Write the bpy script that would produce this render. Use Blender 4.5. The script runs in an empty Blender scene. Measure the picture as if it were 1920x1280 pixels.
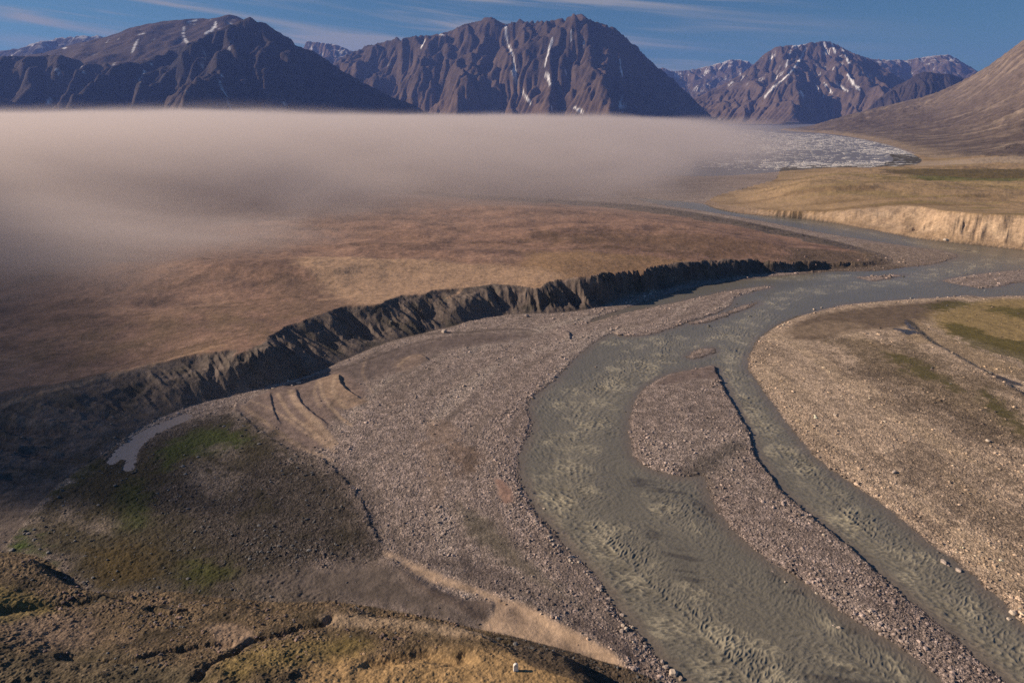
import bpy, math, random, time
import numpy as np
from mathutils import Vector
T0 = time.time()
rng = np.random.default_rng(7)
random.seed(7)
S = bpy.context.scene
C = S.collection
f32 = np.float32

# ------------------------------------------------------------------ camera
H = 100.0
FPX = 1280.0                      # 24 mm lens on a 36 mm sensor, 1920 px wide
PITCH = math.atan(420 / FPX)      # the level horizon sits 420 px above the centre
cam_d = bpy.data.cameras.new('camera')
cam = bpy.data.objects.new('camera', cam_d); C.objects.link(cam)
cam_d.lens = 24; cam_d.sensor_width = 36
cam_d.clip_start = 1; cam_d.clip_end = 120000
cam.location = (0, 0, H)
cam.rotation_euler = (math.pi / 2 - PITCH, 0, 0)
S.camera = cam

# ------------------------------------------------------------------ sky, sun, exposure
SUN_EL = math.radians(25.0)
SUN_AZ = math.radians(-84.0)      # clockwise from the view direction (+Y): low on the left
sun_dir = Vector((math.sin(SUN_AZ) * math.cos(SUN_EL), math.cos(SUN_AZ) * math.cos(SUN_EL), math.sin(SUN_EL)))
w = bpy.data.worlds.new('World'); S.world = w; w.use_nodes = True
nt = w.node_tree; nt.nodes.clear()


def nd(nt, typ, **kw):
    n = nt.nodes.new(typ)
    for k, v in kw.items():
        if k.startswith('i_'):
            n.inputs[k[2:].replace('_', ' ')].default_value = v
        else:
            setattr(n, k, v)
    return n


def lk(nt, a, b):
    nt.links.new(a, b)


def mth(nt, op, a, b=None, c=None, clamp=False):
    n = nt.nodes.new('ShaderNodeMath'); n.operation = op; n.use_clamp = clamp
    for i, v in enumerate((a, b, c)):
        if v is None: continue
        if isinstance(v, (int, float)): n.inputs[i].default_value = v
        else: nt.links.new(v, n.inputs[i])
    return n.outputs[0]


def ramp(nt, src, a, b, lo=0.0, hi=1.0, smooth=True):
    n = nt.nodes.new('ShaderNodeMapRange')
    n.interpolation_type = 'SMOOTHSTEP' if smooth else 'LINEAR'
    n.inputs['From Min'].default_value = a; n.inputs['From Max'].default_value = b
    n.inputs['To Min'].default_value = lo; n.inputs['To Max'].default_value = hi
    nt.links.new(src, n.inputs['Value'])
    return n.outputs['Result']


def mixc(nt, fac, a, b, typ='MIX'):
    n = nt.nodes.new('ShaderNodeMix'); n.data_type = 'RGBA'; n.blend_type = typ
    if isinstance(fac, (int, float)): n.inputs['Factor'].default_value = fac
    else: nt.links.new(fac, n.inputs['Factor'])
    for i, v in ((6, a), (7, b)):
        if isinstance(v, tuple): n.inputs[i].default_value = v if len(v) == 4 else v + (1,)
        else: nt.links.new(v, n.inputs[i])
    return n.outputs[2]


sky = nd(nt, 'ShaderNodeTexSky', sky_type='NISHITA', sun_disc=False, sun_elevation=SUN_EL,
         sun_rotation=SUN_AZ, altitude=100, air_density=1.0, dust_density=0.3, ozone_density=3.0)
tc = nd(nt, 'ShaderNodeTexCoord')
sep = nd(nt, 'ShaderNodeSeparateXYZ'); lk(nt, tc.outputs['Generated'], sep.inputs[0])
ang = mth(nt, 'ARCTAN2', sep.outputs[0], sep.outputs[1])
hor = mth(nt, 'SQRT', mth(nt, 'ADD', mth(nt, 'MULTIPLY', sep.outputs[0], sep.outputs[0]), mth(nt, 'MULTIPLY', sep.outputs[1], sep.outputs[1])))
elv = mth(nt, 'ARCTAN2', sep.outputs[2], hor)


def cirrus(su, sv, tilt, off, det, lo, hi, dist=0.6):
    cb = nd(nt, 'ShaderNodeCombineXYZ')
    lk(nt, mth(nt, 'MULTIPLY', ang, su), cb.inputs[0])
    lk(nt, mth(nt, 'MULTIPLY', mth(nt, 'ADD', elv, mth(nt, 'MULTIPLY', ang, tilt)), sv), cb.inputs[1])
    cb.inputs[2].default_value = off
    n = nd(nt, 'ShaderNodeTexNoise'); n.inputs['Scale'].default_value = 1
    n.inputs['Detail'].default_value = det; n.inputs['Roughness'].default_value = 0.55
    n.inputs['Distortion'].default_value = dist
    lk(nt, cb.outputs[0], n.inputs['Vector'])
    return ramp(nt, n.outputs['Fac'], lo, hi)


c1 = cirrus(3.0, 58, 0.10, 3.7, 6, 0.40, 0.70)
c2 = cirrus(1.9, 16, 0.10, 9.1, 3, 0.36, 0.62)
cl = mth(nt, 'MULTIPLY', c1, c2)
cl = mth(nt, 'MULTIPLY', cl, ramp(nt, ang, 0.62, -0.25, 0.0, 1.0))
cl = mth(nt, 'MULTIPLY', cl, ramp(nt, elv, 0.40, 0.18, 0.0, 1.6))
skyc = mixc(nt, 1.0, sky.outputs[0], (0.25, 0.48, 0.58), 'MULTIPLY')
cloudc = mixc(nt, mth(nt, 'MULTIPLY', cl, 1.4, clamp=True), skyc, (3.4, 3.5, 3.6))
bg = nd(nt, 'ShaderNodeBackground'); bg.inputs['Strength'].default_value = 0.066
lk(nt, cloudc, bg.inputs['Color'])
wo = nd(nt, 'ShaderNodeOutputWorld'); lk(nt, bg.outputs[0], wo.inputs['Surface'])

sl = bpy.data.lights.new('sun', 'SUN'); sl.energy = 5.0; sl.angle = math.radians(0.6); sl.color = (1.0, 0.80, 0.59)
so = bpy.data.objects.new('sun', sl); C.objects.link(so)
so.location = (-300, 0, 400)
so.rotation_euler = sun_dir.to_track_quat('Z', 'Y').to_euler()
S.view_settings.view_transform = 'Standard'; S.view_settings.look = 'None'
S.view_settings.exposure = 0.45; S.view_settings.gamma = 1.0
S.view_settings.use_curve_mapping = False
S.cycles.use_denoising = False
S.cycles.max_bounces = 6; S.cycles.diffuse_bounces = 2; S.cycles.volume_bounces = 2
S.cycles.volume_step_rate = 0.12; S.cycles.volume_max_steps = 96
S.cycles.transparent_max_bounces = 8

# ------------------------------------------------------------------ helpers
ST, CT = math.sin(PITCH), math.cos(PITCH)


def ray(px, py):
    a = (px - 960) / FPX; b = (640 - py) / FPX
    return a, CT + b * ST, -ST + b * CT


def G(pts, z=0.0):
    """points read off the photograph, put on the ground at height z (metres)"""
    out = []
    for p in pts:
        zz = p[2] if len(p) > 2 else z
        a, fy, dz = ray(p[0], p[1])
        t = (H - zz) / -dz
        out.append((a * t, fy * t, zz))
    return np.array(out, dtype=np.float64)


def spline(P, step=4):
    P = np.asarray(P); n = len(P); out = []
    for i in range(n - 1):
        p0 = P[max(i - 1, 0)]; p1 = P[i]; p2 = P[i + 1]; p3 = P[min(i + 2, n - 1)]
        for k in range(step):
            t = k / step
            out.append(0.5 * ((2 * p1) + (-p0 + p2) * t + (2 * p0 - 5 * p1 + 4 * p2 - p3) * t * t + (-p0 + 3 * p1 - 3 * p2 + p3) * t ** 3))
    out.append(P[-1])
    return np.array(out)


def hsh(ix, iy, seed):
    n = (ix.astype(np.int64) * 374761393 + iy.astype(np.int64) * 668265263 + seed * 1442695041) & 0xFFFFFFFF
    n = ((n ^ (n >> 13)) * 1274126177) & 0xFFFFFFFF
    n = ((n ^ (n >> 16)) * 2246822519) & 0xFFFFFFFF
    return ((n ^ (n >> 15)) & 0xFFFFFF).astype(f32) / f32(0xFFFFFF)


def noise(x, y, seed=0):
    x = np.asarray(x, dtype=np.float64); y = np.asarray(y, dtype=np.float64)
    ix = np.floor(x); iy = np.floor(y)
    fx = (x - ix).astype(f32); fy = (y - iy).astype(f32)
    ix = ix.astype(np.int64); iy = iy.astype(np.int64)

    def g(dx, dy):
        a = hsh(ix + dx, iy + dy, seed) * f32(6.2831853)
        return np.cos(a) * (fx - dx) + np.sin(a) * (fy - dy)
    u = fx * fx * fx * (fx * (fx * 6 - 15) + 10); v = fy * fy * fy * (fy * (fy * 6 - 15) + 10)
    a = g(0, 0); b = g(1, 0); c = g(0, 1); d = g(1, 1)
    return ((a + u * (b - a)) * (1 - v) + (c + u * (d - c)) * v) * f32(1.5)


def fbm(x, y, seed=0, oct=4, rough=0.5):
    s = 0; a = 1.0; t = 0
    for k in range(oct):
        s = s + a * noise(x * 2 ** k, y * 2 ** k, seed + 17 * k); t += a; a *= rough
    return s / t


def ridged(x, y, seed=0, oct=4):
    s = 0; a = 1.0; t = 0
    for k in range(oct):
        s = s + a * (1 - 2 * np.abs(noise(x * 2 ** k, y * 2 ** k, seed + 31 * k))); t += a; a *= 0.5
    return s / t


def sst(a, b, x):
    t = np.clip((x - a) / (b - a), 0, 1)
    return t * t * (3 - 2 * t)


def line_dist(X, Y, L, want=False):
    """distance to an open polyline; with want: also height, arc length, signed side at the nearest point"""
    sh = X.shape; X = X.ravel(); Y = Y.ravel()
    best = np.full(X.shape, 1e18); bz = np.zeros(X.shape); bs = np.zeros(X.shape); bn = np.ones(X.shape)
    s = 0.0
    for i in range(len(L) - 1):
        x0, y0 = L[i][0], L[i][1]; x1, y1 = L[i + 1][0], L[i + 1][1]
        dx, dy = x1 - x0, y1 - y0; l2 = dx * dx + dy * dy
        if l2 < 1e-9: continue
        l = math.sqrt(l2)
        t = np.clip(((X - x0) * dx + (Y - y0) * dy) / l2, 0, 1)
        ex = X - (x0 + t * dx); ey = Y - (y0 + t * dy)
        d = ex * ex + ey * ey
        m = d < best
        best = np.where(m, d, best)
        if want:
            bz = np.where(m, L[i][2] * (1 - t) + L[i + 1][2] * t, bz)
            bs = np.where(m, s + t * l, bs)
            bn = np.where(m, np.sign(dx * ey - dy * ex), bn)
        s += l
    best = np.sqrt(best)
    if want:
        return best.reshape(sh), bz.reshape(sh), bs.reshape(sh), (bn * best).reshape(sh)
    return best.reshape(sh)


def inside(X, Y, P):
    r = np.zeros(X.shape, bool)
    j = len(P) - 1
    for i in range(len(P)):
        xi, yi, xj, yj = P[i][0], P[i][1], P[j][0], P[j][1]
        if yi != yj:
            c = ((yi > Y) != (yj > Y)) & (X < (xj - xi) * (Y - yi) / (yj - yi) + xi)
            r ^= c
        j = i
    return r


def sdf(X, Y, P, margin=60):
    """signed distance to a closed polygon, negative inside"""
    P = np.asarray(P)
    out = np.full(X.shape, float(margin))
    m = (X > P[:, 0].min() - margin) & (X < P[:, 0].max() + margin) & (Y > P[:, 1].min() - margin) & (Y < P[:, 1].max() + margin)
    if not m.any(): return out
    x = X[m]; y = Y[m]
    d = line_dist(x, y, np.vstack([P, P[:1]]))
    out[m] = np.where(inside(x, y, P), -d, np.minimum(d, margin))
    return out


def new_mesh(name, V, F, mat=None, smooth=True, attrs=None, uv=None):
    me = bpy.data.meshes.new(name)
    V = np.ascontiguousarray(V, dtype=f32); F = np.ascontiguousarray(F, dtype=np.int32)
    k = F.shape[1]
    me.vertices.add(len(V)); me.vertices.foreach_set('co', V.ravel())
    me.loops.add(F.size); me.loops.foreach_set('vertex_index', F.ravel())
    me.polygons.add(len(F)); me.polygons.foreach_set('loop_start', np.arange(0, F.size, k, dtype=np.int32))
    me.update(calc_edges=True)
    me.polygons.foreach_set('use_smooth', np.full(len(F), smooth))
    for an, av in (attrs or {}).items():
        if av.ndim == 2:
            a = me.color_attributes.new(an, 'FLOAT_COLOR', 'POINT')
            c4 = np.ones((len(V), 4), f32); c4[:, :3] = av; a.data.foreach_set('color', c4.ravel())
        else:
            a = me.attributes.new(an, 'FLOAT', 'POINT'); a.data.foreach_set('value', np.ascontiguousarray(av, dtype=f32))
    if mat: me.materials.append(mat)
    o = bpy.data.objects.new(name, me); C.objects.link(o)
    return o


def grid_faces(nr, nc, keep=None):
    i = np.arange(nr * nc, dtype=np.int32).reshape(nr, nc)
    F = np.stack([i[:-1, :-1], i[:-1, 1:], i[1:, 1:], i[1:, :-1]], -1)
    if keep is not None: return F[keep]
    return F.reshape(-1, 4)


def material(name):
    m = bpy.data.materials.new(name); m.use_nodes = True
    t = m.node_tree; t.nodes.clear()
    p = nd(t, 'ShaderNodeBsdfPrincipled'); o = nd(t, 'ShaderNodeOutputMaterial')
    lk(t, p.outputs[0], o.inputs['Surface'])
    return m, t, p


# ------------------------------------------------------------------ traced outlines (pixels of the photograph -> metres on the ground)
RIVER = [(1330, 1360), (1275, 1285), (1240, 1240), (1190, 1185), (1145, 1125), (1120, 1078), (1075, 1036), (1040, 1000), (1008, 960), (985, 920), (975, 880),
         (976, 850), (990, 820), (1000, 790), (990, 762), (1012, 735), (1050, 705), (1072, 680), (1098, 657), (1125, 636), (1170, 615), (1225, 614), (1280, 606),
         (1340, 588), (1372, 572), (1378, 558), (1402, 550), (1440, 541), (1446, 536), (1420, 538), (1350, 548), (1290, 562), (1250, 570), (1200, 580),
         (1130, 598), (1100, 606), (1130, 592), (1180, 576), (1220, 562), (1290, 542), (1350, 530), (1420, 521), (1500, 514), (1560, 509), (1650, 508), (1700, 501),
         (1750, 496), (1782, 487), (1797, 479), (1768, 470), (1700, 461), (1620, 449), (1540, 436), (1480, 424), (1400, 409), (1340, 399), (1290, 391),
         (1240, 384), (1195, 374), (1190, 371), (1240, 375), (1290, 379), (1322, 383), (1345, 392),
         (1400, 402), (1480, 408), (1560, 418), (1640, 432), (1720, 447), (1800, 457), (1870, 464), (1920, 470), (2080, 492), (2280, 520), (2280, 575), (2080, 562), (1920, 554), (1850, 557),
         (1815, 553), (1780, 557), (1700, 561), (1620, 567), (1560, 576), (1500, 593), (1452, 615), (1420, 640), (1407, 665), (1405, 692), (1420, 715),
         (1450, 757), (1490, 812), (1540, 866), (1602, 908), (1680, 966), (1740, 1016), (1800, 1060), (1860, 1112), (1920, 1166), (2000, 1240), (2120, 1360)]
ISLE = [(1212, 725), (1240, 708), (1262, 700), (1300, 693), (1338, 687), (1346, 702), (1362, 732), (1386, 776), (1405, 810), (1415, 846), (1440, 885),
        (1466, 922), (1502, 952), (1560, 1000), (1620, 1052), (1680, 1102), (1740, 1152), (1800, 1202), (1850, 1246), (1930, 1320), (1980, 1370),
        (1850, 1360), (1780, 1290), (1700, 1222), (1640, 1184), (1580, 1150), (1530, 1110), (1480, 1076), (1430, 1042), (1390, 1012), (1356, 972), (1340, 950),
        (1330, 926), (1322, 905), (1318, 893), (1300, 893), (1275, 894), (1245, 888), (1215, 876), (1190, 858), (1181, 825), (1181, 785), (1192, 750)]
BAR = [(1765, 526), (1800, 519), (1850, 512), (1920, 506), (2080, 500), (2200, 520), (2080, 530), (1920, 530), (1880, 536), (1850, 541), (1800, 534)]
ISLET = [(1288, 668), (1310, 657), (1335, 652), (1339, 661), (1322, 668), (1296, 673)]
SPIT1 = [(1280, 607), (1340, 592), (1395, 572), (1424, 564), (1418, 572), (1370, 590), (1310, 608)]
SPIT2 = [(1600, 520), (1640, 517), (1698, 514), (1680, 520), (1640, 527), (1622, 524)]
SPIT3 = [(1140, 624), (1200, 600), (1260, 598), (1300, 600), (1240, 622), (1180, 632)]
POND = [(203, 866), (222, 842), (258, 815), (300, 795), (343, 778), (352, 784), (312, 802), (278, 822), (257, 842), (252, 862), (245, 881), (234, 876), (240, 862), (226, 858), (212, 868)]
FJORD = [(-900, 330), (0, 326), (600, 322), (1000, 325), (1300, 330), (1400, 327), (1470, 321), (1560, 315), (1700, 311), (1728, 300), (1702, 286), (1660, 271), (1600, 258),
         (1540, 250), (1480, 246), (1440, 240), (1000, 232), (0, 232), (-900, 235)]

BL_FOOT = [(-420, 1420), (-250, 1290), (-120, 1160), (0, 1042), (45, 985), (95, 925), (150, 882), (220, 832), (300, 785), (380, 757), (450, 741), (520, 723), (580, 706), (640, 682), (700, 656), (760, 636), (830, 620),
           (900, 601), (960, 592), (1030, 590), (1100, 582), (1135, 574), (1170, 560), (1240, 545), (1300, 531), (1380, 521), (1450, 513), (1530, 508), (1600, 503), (1668, 496), (1672, 484), (1640, 472), (1560, 452), (1480, 434), (1400, 417), (1340, 406), (1280, 396), (1180, 384), (1000, 372), (600, 352), (0, 345)]
BL_TOP = [(-700, 900, 10), (-350, 800, 10), (-160, 765, 10), (0, 742, 10), (100, 722, 9.5), (180, 705, 9), (250, 690, 9), (330, 672, 9.5), (400, 664, 11), (436, 656, 12), (445, 668, 11), (470, 655, 12), (520, 626, 11.5), (560, 610, 11.5), (620, 590, 12), (670, 580, 11.5),
          (720, 576, 11.5), (780, 560, 11), (850, 550, 10.5), (900, 546, 10), (960, 541, 10), (1005, 546, 10), (1040, 530, 12.5), (1080, 520, 15.5), (1130, 512, 15), (1200, 505, 13.5),
          (1260, 495, 12.5), (1330, 488, 11), (1400, 487, 9), (1480, 490, 6.5), (1560, 491, 4.0), (1620, 491, 2), (1640, 486, 1.2), (1610, 474, 1.2), (1550, 461, 1.5), (1480, 446, 2), (1400, 428, 2.5), (1340, 417, 3), (1260, 405, 3), (1150, 392, 3), (1000, 380, 4), (600, 358, 5), (0, 350, 5)]
BR_FOOT = [(1322, 383), (1345, 393), (1400, 402), (1480, 408), (1560, 418), (1640, 432), (1720, 447), (1800, 457), (1870, 464), (1920, 470), (2080, 492), (2280, 520)]
BR_TOP = [(1335, 374, 1.5), (1360, 383, 2.5), (1420, 392, 4), (1480, 397, 6), (1540, 397, 8), (1590, 393, 12), (1640, 389, 14), (1690, 386, 17), (1730, 388, 19), (1780, 397, 22), (1850, 402, 22.5), (1910, 405, 23), (2080, 422, 23), (2280, 450, 23)]
FT_FOOT = [(-500, 1120), (-200, 1060), (-60, 1040), (0, 1040), (45, 1043), (90, 1056), (125, 1085), (165, 1117), (210, 1117), (330, 1117), (420, 1128), (550, 1136), (620, 1134), (700, 1145), (800, 1164), (880, 1180),
           (940, 1192), (1000, 1206), (1060, 1222), (1130, 1243), (1200, 1266), (1250, 1292), (1330, 1370)]
FT_TOP = [(-500, 1150, 9), (-200, 1100, 9), (-60, 1060, 6), (0, 1056, 5.5), (35, 1060, 5), (75, 1080, 4.2), (115, 1112, 3), (160, 1132, 2.2), (220, 1145, 2.2), (330, 1150, 2.6), (420, 1152, 2.6), (550, 1158, 2.6), (620, 1156, 2.6), (700, 1168, 3), (800, 1185, 4), (860, 1195, 5),
          (910, 1208, 6.2), (960, 1228, 7), (1010, 1248, 7.3), (1060, 1268, 7.6), (1100, 1292, 7.8), (1150, 1340, 8)]

# ------------------------------------------------------------------ ground grid: fine near the drone, coarser with distance
Q = 1.0
STEP = 1.05 * Q
rows = np.arange(1490, 262, -STEP)
cols = np.arange(-1.06, 1.0601, STEP / FPX)
b = (640 - rows) / FPX
Yr = H * (CT + b * ST) / (ST - b * CT)          # ground distance of every row
DD = H / (ST - b * CT)
NR, NC = len(rows), len(cols)
CS = 3
ci = np.unique(np.r_[np.arange(0, NR, CS), NR - 1]); cj = np.unique(np.r_[np.arange(0, NC, CS), NC - 1])
gx = (cols[None, :] * DD[:, None]); gy = np.repeat(Yr[:, None], NC, 1)
cx = gx[np.ix_(ci, cj)]; cy = gy[np.ix_(ci, cj)]
ri = np.interp(np.arange(NR), ci, np.arange(len(ci))); rj = np.interp(np.arange(NC), cj, np.arange(len(cj)))
r0 = np.minimum(ri.astype(int), len(ci) - 2); fr = (ri - r0)[:, None].astype(f32)
c0 = np.minimum(rj.astype(int), len(cj) - 2); fc = (rj - c0)[None, :].astype(f32)


def up(A):
    A = A.astype(f32)
    B = A[r0] * (1 - fr) + A[r0 + 1] * fr
    return B[:, c0] * (1 - fc) + B[:, c0 + 1] * fc


def poly(pts, z=0.0, margin=60, step=3):
    P = G(pts, z)
    P = spline(np.vstack([P, P[:1]]), step)[:-1]
    return up(sdf(cx, cy, P, margin))


print('grid', NR, NC, NR * NC)
n_big = fbm(gx / 90, gy / 90, 1, 4)
n_mid = fbm(gx / 18, gy / 18, 2, 4)
n_sml = fbm(gx / 3.5, gy / 3.5, 3, 4)
n_fin = fbm(gx / 0.9, gy / 0.9, 4, 2)
near = sst(420, 160, gy).astype(f32)             # where metre-scale detail can be resolved

# water: negative inside water
wob = 1.1 * n_sml + 0.5 * n_fin * near + 1.0 * n_mid
dr = poly(RIVER, margin=90) + wob * 0.8
for nm, pl in (('isle', ISLE), ('bar', BAR), ('islet', ISLET), ('s1', SPIT1), ('s2', SPIT2), ('s3', SPIT3)):
    di = poly(pl, margin=90) + wob * (0.8 if nm in ('isle',) else 1.6)
    dr = np.maximum(dr, -di)
    if nm == 'isle': d_isle = di
d_pond = poly(POND, 0.3) + 0.4 * n_sml
d_fj = poly(FJORD, margin=400)
dw = np.minimum(np.minimum(dr, d_pond), d_fj)

# low floor of gravel bars
hl = 0.14 + 0.45 * (1 - np.exp(-np.maximum(dw, 0) / 6)) + 0.5 * sst(10, 70, dw)
hl = hl * (1 + 0.25 * n_mid)
hw = -0.9 * (1 - np.exp(np.minimum(dw, 0) / 2.5))
floor = np.where(dw > 0, hl * sst(-0.1, 1.6, dw), hw)
# cut bank along the right side of the island and other small scarps
cutl = G([(1338, 687), (1346, 702), (1362, 732), (1386, 776), (1405, 810), (1415, 846), (1440, 885), (1466, 922), (1502, 952), (1560, 1000), (1620, 1052)])
dcut = up(line_dist(cx, cy, spline(cutl)))
isl_in = d_isle < 0
floor = floor + np.where(isl_in, 0.65 * np.exp(-dcut / 9.0) * sst(0.0, 0.9, -d_isle), 0)


def scarp(h, pts, side, height, run, edge=0.6, wobble=0.5):
    """a small step in the ground along a traced line: high on one side, fading away from it"""
    L = spline(G(pts, 0.5))
    d, _, s, n = line_dist(cx, cy, L, True)
    tot = np.sqrt(((L[1:, :2] - L[:-1, :2]) ** 2).sum(1)).sum()
    n = up(n) * side + wobble * n_sml; s = up(s)
    end = sst(0, 6, s) * sst(tot, tot - 6, s)
    return h + height * end * sst(-edge, edge, n) * np.exp(-np.maximum(n, 0) / run) * (up(d) < run * 5)


floor = scarp(floor, [(436, 775), (450, 752), (500, 735), (545, 722)], -1, 0.9, 9)
floor = scarp(floor, [(440, 765), (470, 795), (520, 833), (560, 852), (600, 862), (640, 895), (672, 935), (690, 965), (702, 1000), (730, 1035)], -1, 0.5, 14, 0.8, 1.2)
floor = scarp(floor, [(508, 738), (511, 760), (516, 778), (530, 800)], -1, 0.5, 6, 0.4)
floor = scarp(floor, [(556, 728), (562, 752), (585, 775), (620, 800)], -1, 0.6, 7, 0.4)
floor = scarp(floor, [(637, 702), (640, 722), (655, 738), (682, 752)], -1, 1.1, 8, 0.4)
floor = scarp(floor, [(1055, 617), (1068, 625), (1070, 640)], -1, 0.8, 6)
floor = scarp(floor, [(784, 664), (812, 680)], -1, 0.8, 5)
floor = scarp(floor, [(1700, 600), (1740, 640), (1800, 675), (1880, 720), (1960, 770)], -1, 1.6, 40, 3)
floor = scarp(floor, [(718, 1035), (760, 1070), (820, 1110), (880, 1140), (918, 1160)], -1, 0.8, 7, 2.0)
floor = scarp(floor, [(918, 1115), (925, 1140), (912, 1160)], -1, 0.7, 6, 0.7, 0.1)
floor = scarp(floor, [(940, 1115), (1000, 1150), (1060, 1190), (1130, 1225), (1190, 1265)], 1, 0.7, 6, 1.8)


def idw(X, Y, L, eps=6.0):
    num = np.zeros(X.shape); den = np.zeros(X.shape)
    for q in L[::2]:
        w_ = 1.0 / ((X - q[0]) ** 2 + (Y - q[1]) ** 2 + eps ** 2) ** 1.5
        num += w_ * q[2]; den += w_
    return num / den


def plateau(foot, top, close, rib, cliff, rib_len, seed, fade=150, base=None):
    LF = spline(G(foot), 3); LT = spline(G(top), 3)
    cl = np.array(close, float)
    clz = np.hstack([cl, np.zeros((len(cl), 1))])
    df, _, s, _ = line_dist(cx, cy, LF, True)
    dt, zt, st, _ = line_dist(cx, cy, LT, True)
    zt = idw(cx, cy, LT)
    inF = inside(cx, cy, np.vstack([LF, clz])); inT = inside(cx, cy, np.vstack([LT, clz]))
    sF = up(np.where(inF, df, -df)); sT = up(np.where(inT, dt, -dt)); zt = up(zt); s = up(s)
    sc_n = np.minimum(rib_len / 7, 1.5)
    sT = sT + sc_n * (2.8 * noise(gx / 13, gy / 13, seed + 2) + 5.0 * np.minimum(noise(gx / 38, gy / 38, seed + 3), 0.15) + 0.9 * n_sml)
    if seed == 50:                                   # long slumped slopes where the bank turns
        sT = sT - (6.5 + 4 * noise(gx / 22, gy / 22, 58)) * sst(-115, -75, gx) * sst(45, 5, gx) - 3.0 * sst(40, 60, gx) * np.maximum(noise(gx / 30, gy / 30, 59), -0.1) * 2
    width = np.maximum(sF, 0) + np.maximum(-sT, 0) + 0.01
    t = np.clip(np.maximum(sF, 0) / width, 0, 1)
    t = np.where(sT > 0, 1.0, t)
    bell = 4 * t * (1 - t)
    r1 = ridged(s / rib_len + 0.35 * n_mid, t * 0.8, seed, 3)
    r2 = noise(s / (rib_len * 3.5), t * 0.7, seed + 5)
    tt = t + rib * (0.5 * bell + 0.25 * (t > 0) * (t < 1) * bell) * (r1 - 0.2) + 0.2 * bell * r2 * 2
    tt = np.clip(tt, 0, 1)
    f = (1 - cliff) * tt ** 1.1 + cliff * sst(0.25, 0.8, tt)
    top_h = zt if base is None else zt + (base - zt) * sst(0, fade, sT)
    return np.where(sF > 0, 1, 0) * f * top_h, sF, sT, t, s, r1


# plateau surfaces
def bump_at(px, py, z, rx, ry, ang=0.0):
    p = G([(px, py)], z)[0]
    c, s = math.cos(ang), math.sin(ang)
    u = (gx - p[0]) * c + (gy - p[1]) * s; v = -(gx - p[0]) * s + (gy - p[1]) * c
    return np.exp(-((u / rx) ** 2 + (v / ry) ** 2)).astype(f32)


baseL = 13 + 4.0 * n_big + 1.4 * fbm(gx / 45, gy / 28, 141, 3) + 0.9 * n_mid + 7 * bump_at(620, 500, 18, 120, 38, 0.05) + 4 * bump_at(900, 495, 16, 90, 40) - 5 * sst(520, 1000, gy)
hL, sLF, sLT, tL, sL, rL = plateau(BL_FOOT, BL_TOP, [(-4000, 1500), (-4000, 60)], 0.30 + 0.15 * sst(-60, 60, gx), 0.0 + 0.25 * sst(-110, 60, gx), 8.0, 50, 120, baseL)
hL = hL * sst(10, 260, d_fj) * np.where(sLT > 0, sst(0, 120, np.maximum(dr, 0) + 40), 1)
WEST = G([(1440, 290), (1462, 318), (1455, 338), (1390, 356), (1345, 368), (1325, 378)])
baseR = 17 + 4.5 * n_big + 1.5 * n_mid + 6 * bump_at(1560, 350, 18, 180, 90) - 8 * sst(900, 1300, gy)
hR, sRF, sRT, tR, sR, rR = plateau(BR_FOOT, BR_TOP, [(4000, 450), (4000, 2600)] + [tuple(q[:2]) for q in WEST], 0.26, 0.10, 19.0, 80, 160, baseR)
hR = hR * sst(5, 160, d_fj) * sst(0, 110, up(line_dist(cx, cy, WEST)) + 10 * n_mid)
baseF = 7.5 + 1.4 * n_mid + 0.6 * n_sml + 2 * n_big
hF, sFF, sFT, tF, sF_, rF = plateau(FT_FOOT, FT_TOP, [(110, 20), (-400, 20)], 0.10, 0.45, 5.0, 110, 30, baseF)
hF = hF + 0.35 * n_mid * sst(0, 3, sFF)


def carve(h, pts, z, depth, wid, mask):
    d = up(line_dist(cx, cy, spline(G(pts, z)))) + 0.35 * n_sml
    return h - depth * np.exp(-(d / wid) ** 2) * mask


mF = sst(0, 2, sFF)
hF = carve(hF, [(619, 1150), (612, 1160), (596, 1168), (560, 1172), (520, 1190), (470, 1200), (440, 1235), (400, 1265), (380, 1300)], 4, 0.9, 0.8, mF)
hF = carve(hF, [(120, 1232), (170, 1238), (240, 1242), (300, 1222), (380, 1205), (430, 1200)], 5, 0.8, 0.8, mF)
hF = carve(hF, [(0, 1160), (60, 1140), (150, 1125), (170, 1118)], 4, 0.8, 1.5, mF)
hF = carve(hF, [(280, 1138), (315, 1150), (350, 1140)], 3, 1.0, 0.7, mF)
hF = carve(hF, [(690, 1240), (760, 1230), (800, 1222), (850, 1240), (870, 1235)], 6, 1.3, 1.6, mF)

hgt = floor.copy()
hgt = np.where((sLF > 0), np.maximum(floor * 0.7, hL + 0.5), hgt)
hgt = np.where((sRF > 0) & (hR + 0.3 > hgt), hR + 0.3, hgt)
hgt = np.where((sFF > 0), np.maximum(floor, hF + 0.5), hgt)
mLf = (sLF > 0) & (sLT < 0); mRf = (sRF > 0) & (sRT < 0)

# ------------------------------------------------------------------ ground cover: albedo, stoniness, wetness
NV = NR * NC
col = np.empty((NR, NC, 3), f32); col[:] = (0.350, 0.280, 0.250)
stone = np.full((NR, NC), 0.9, f32)
wet = np.zeros((NR, NC), f32)


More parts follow.
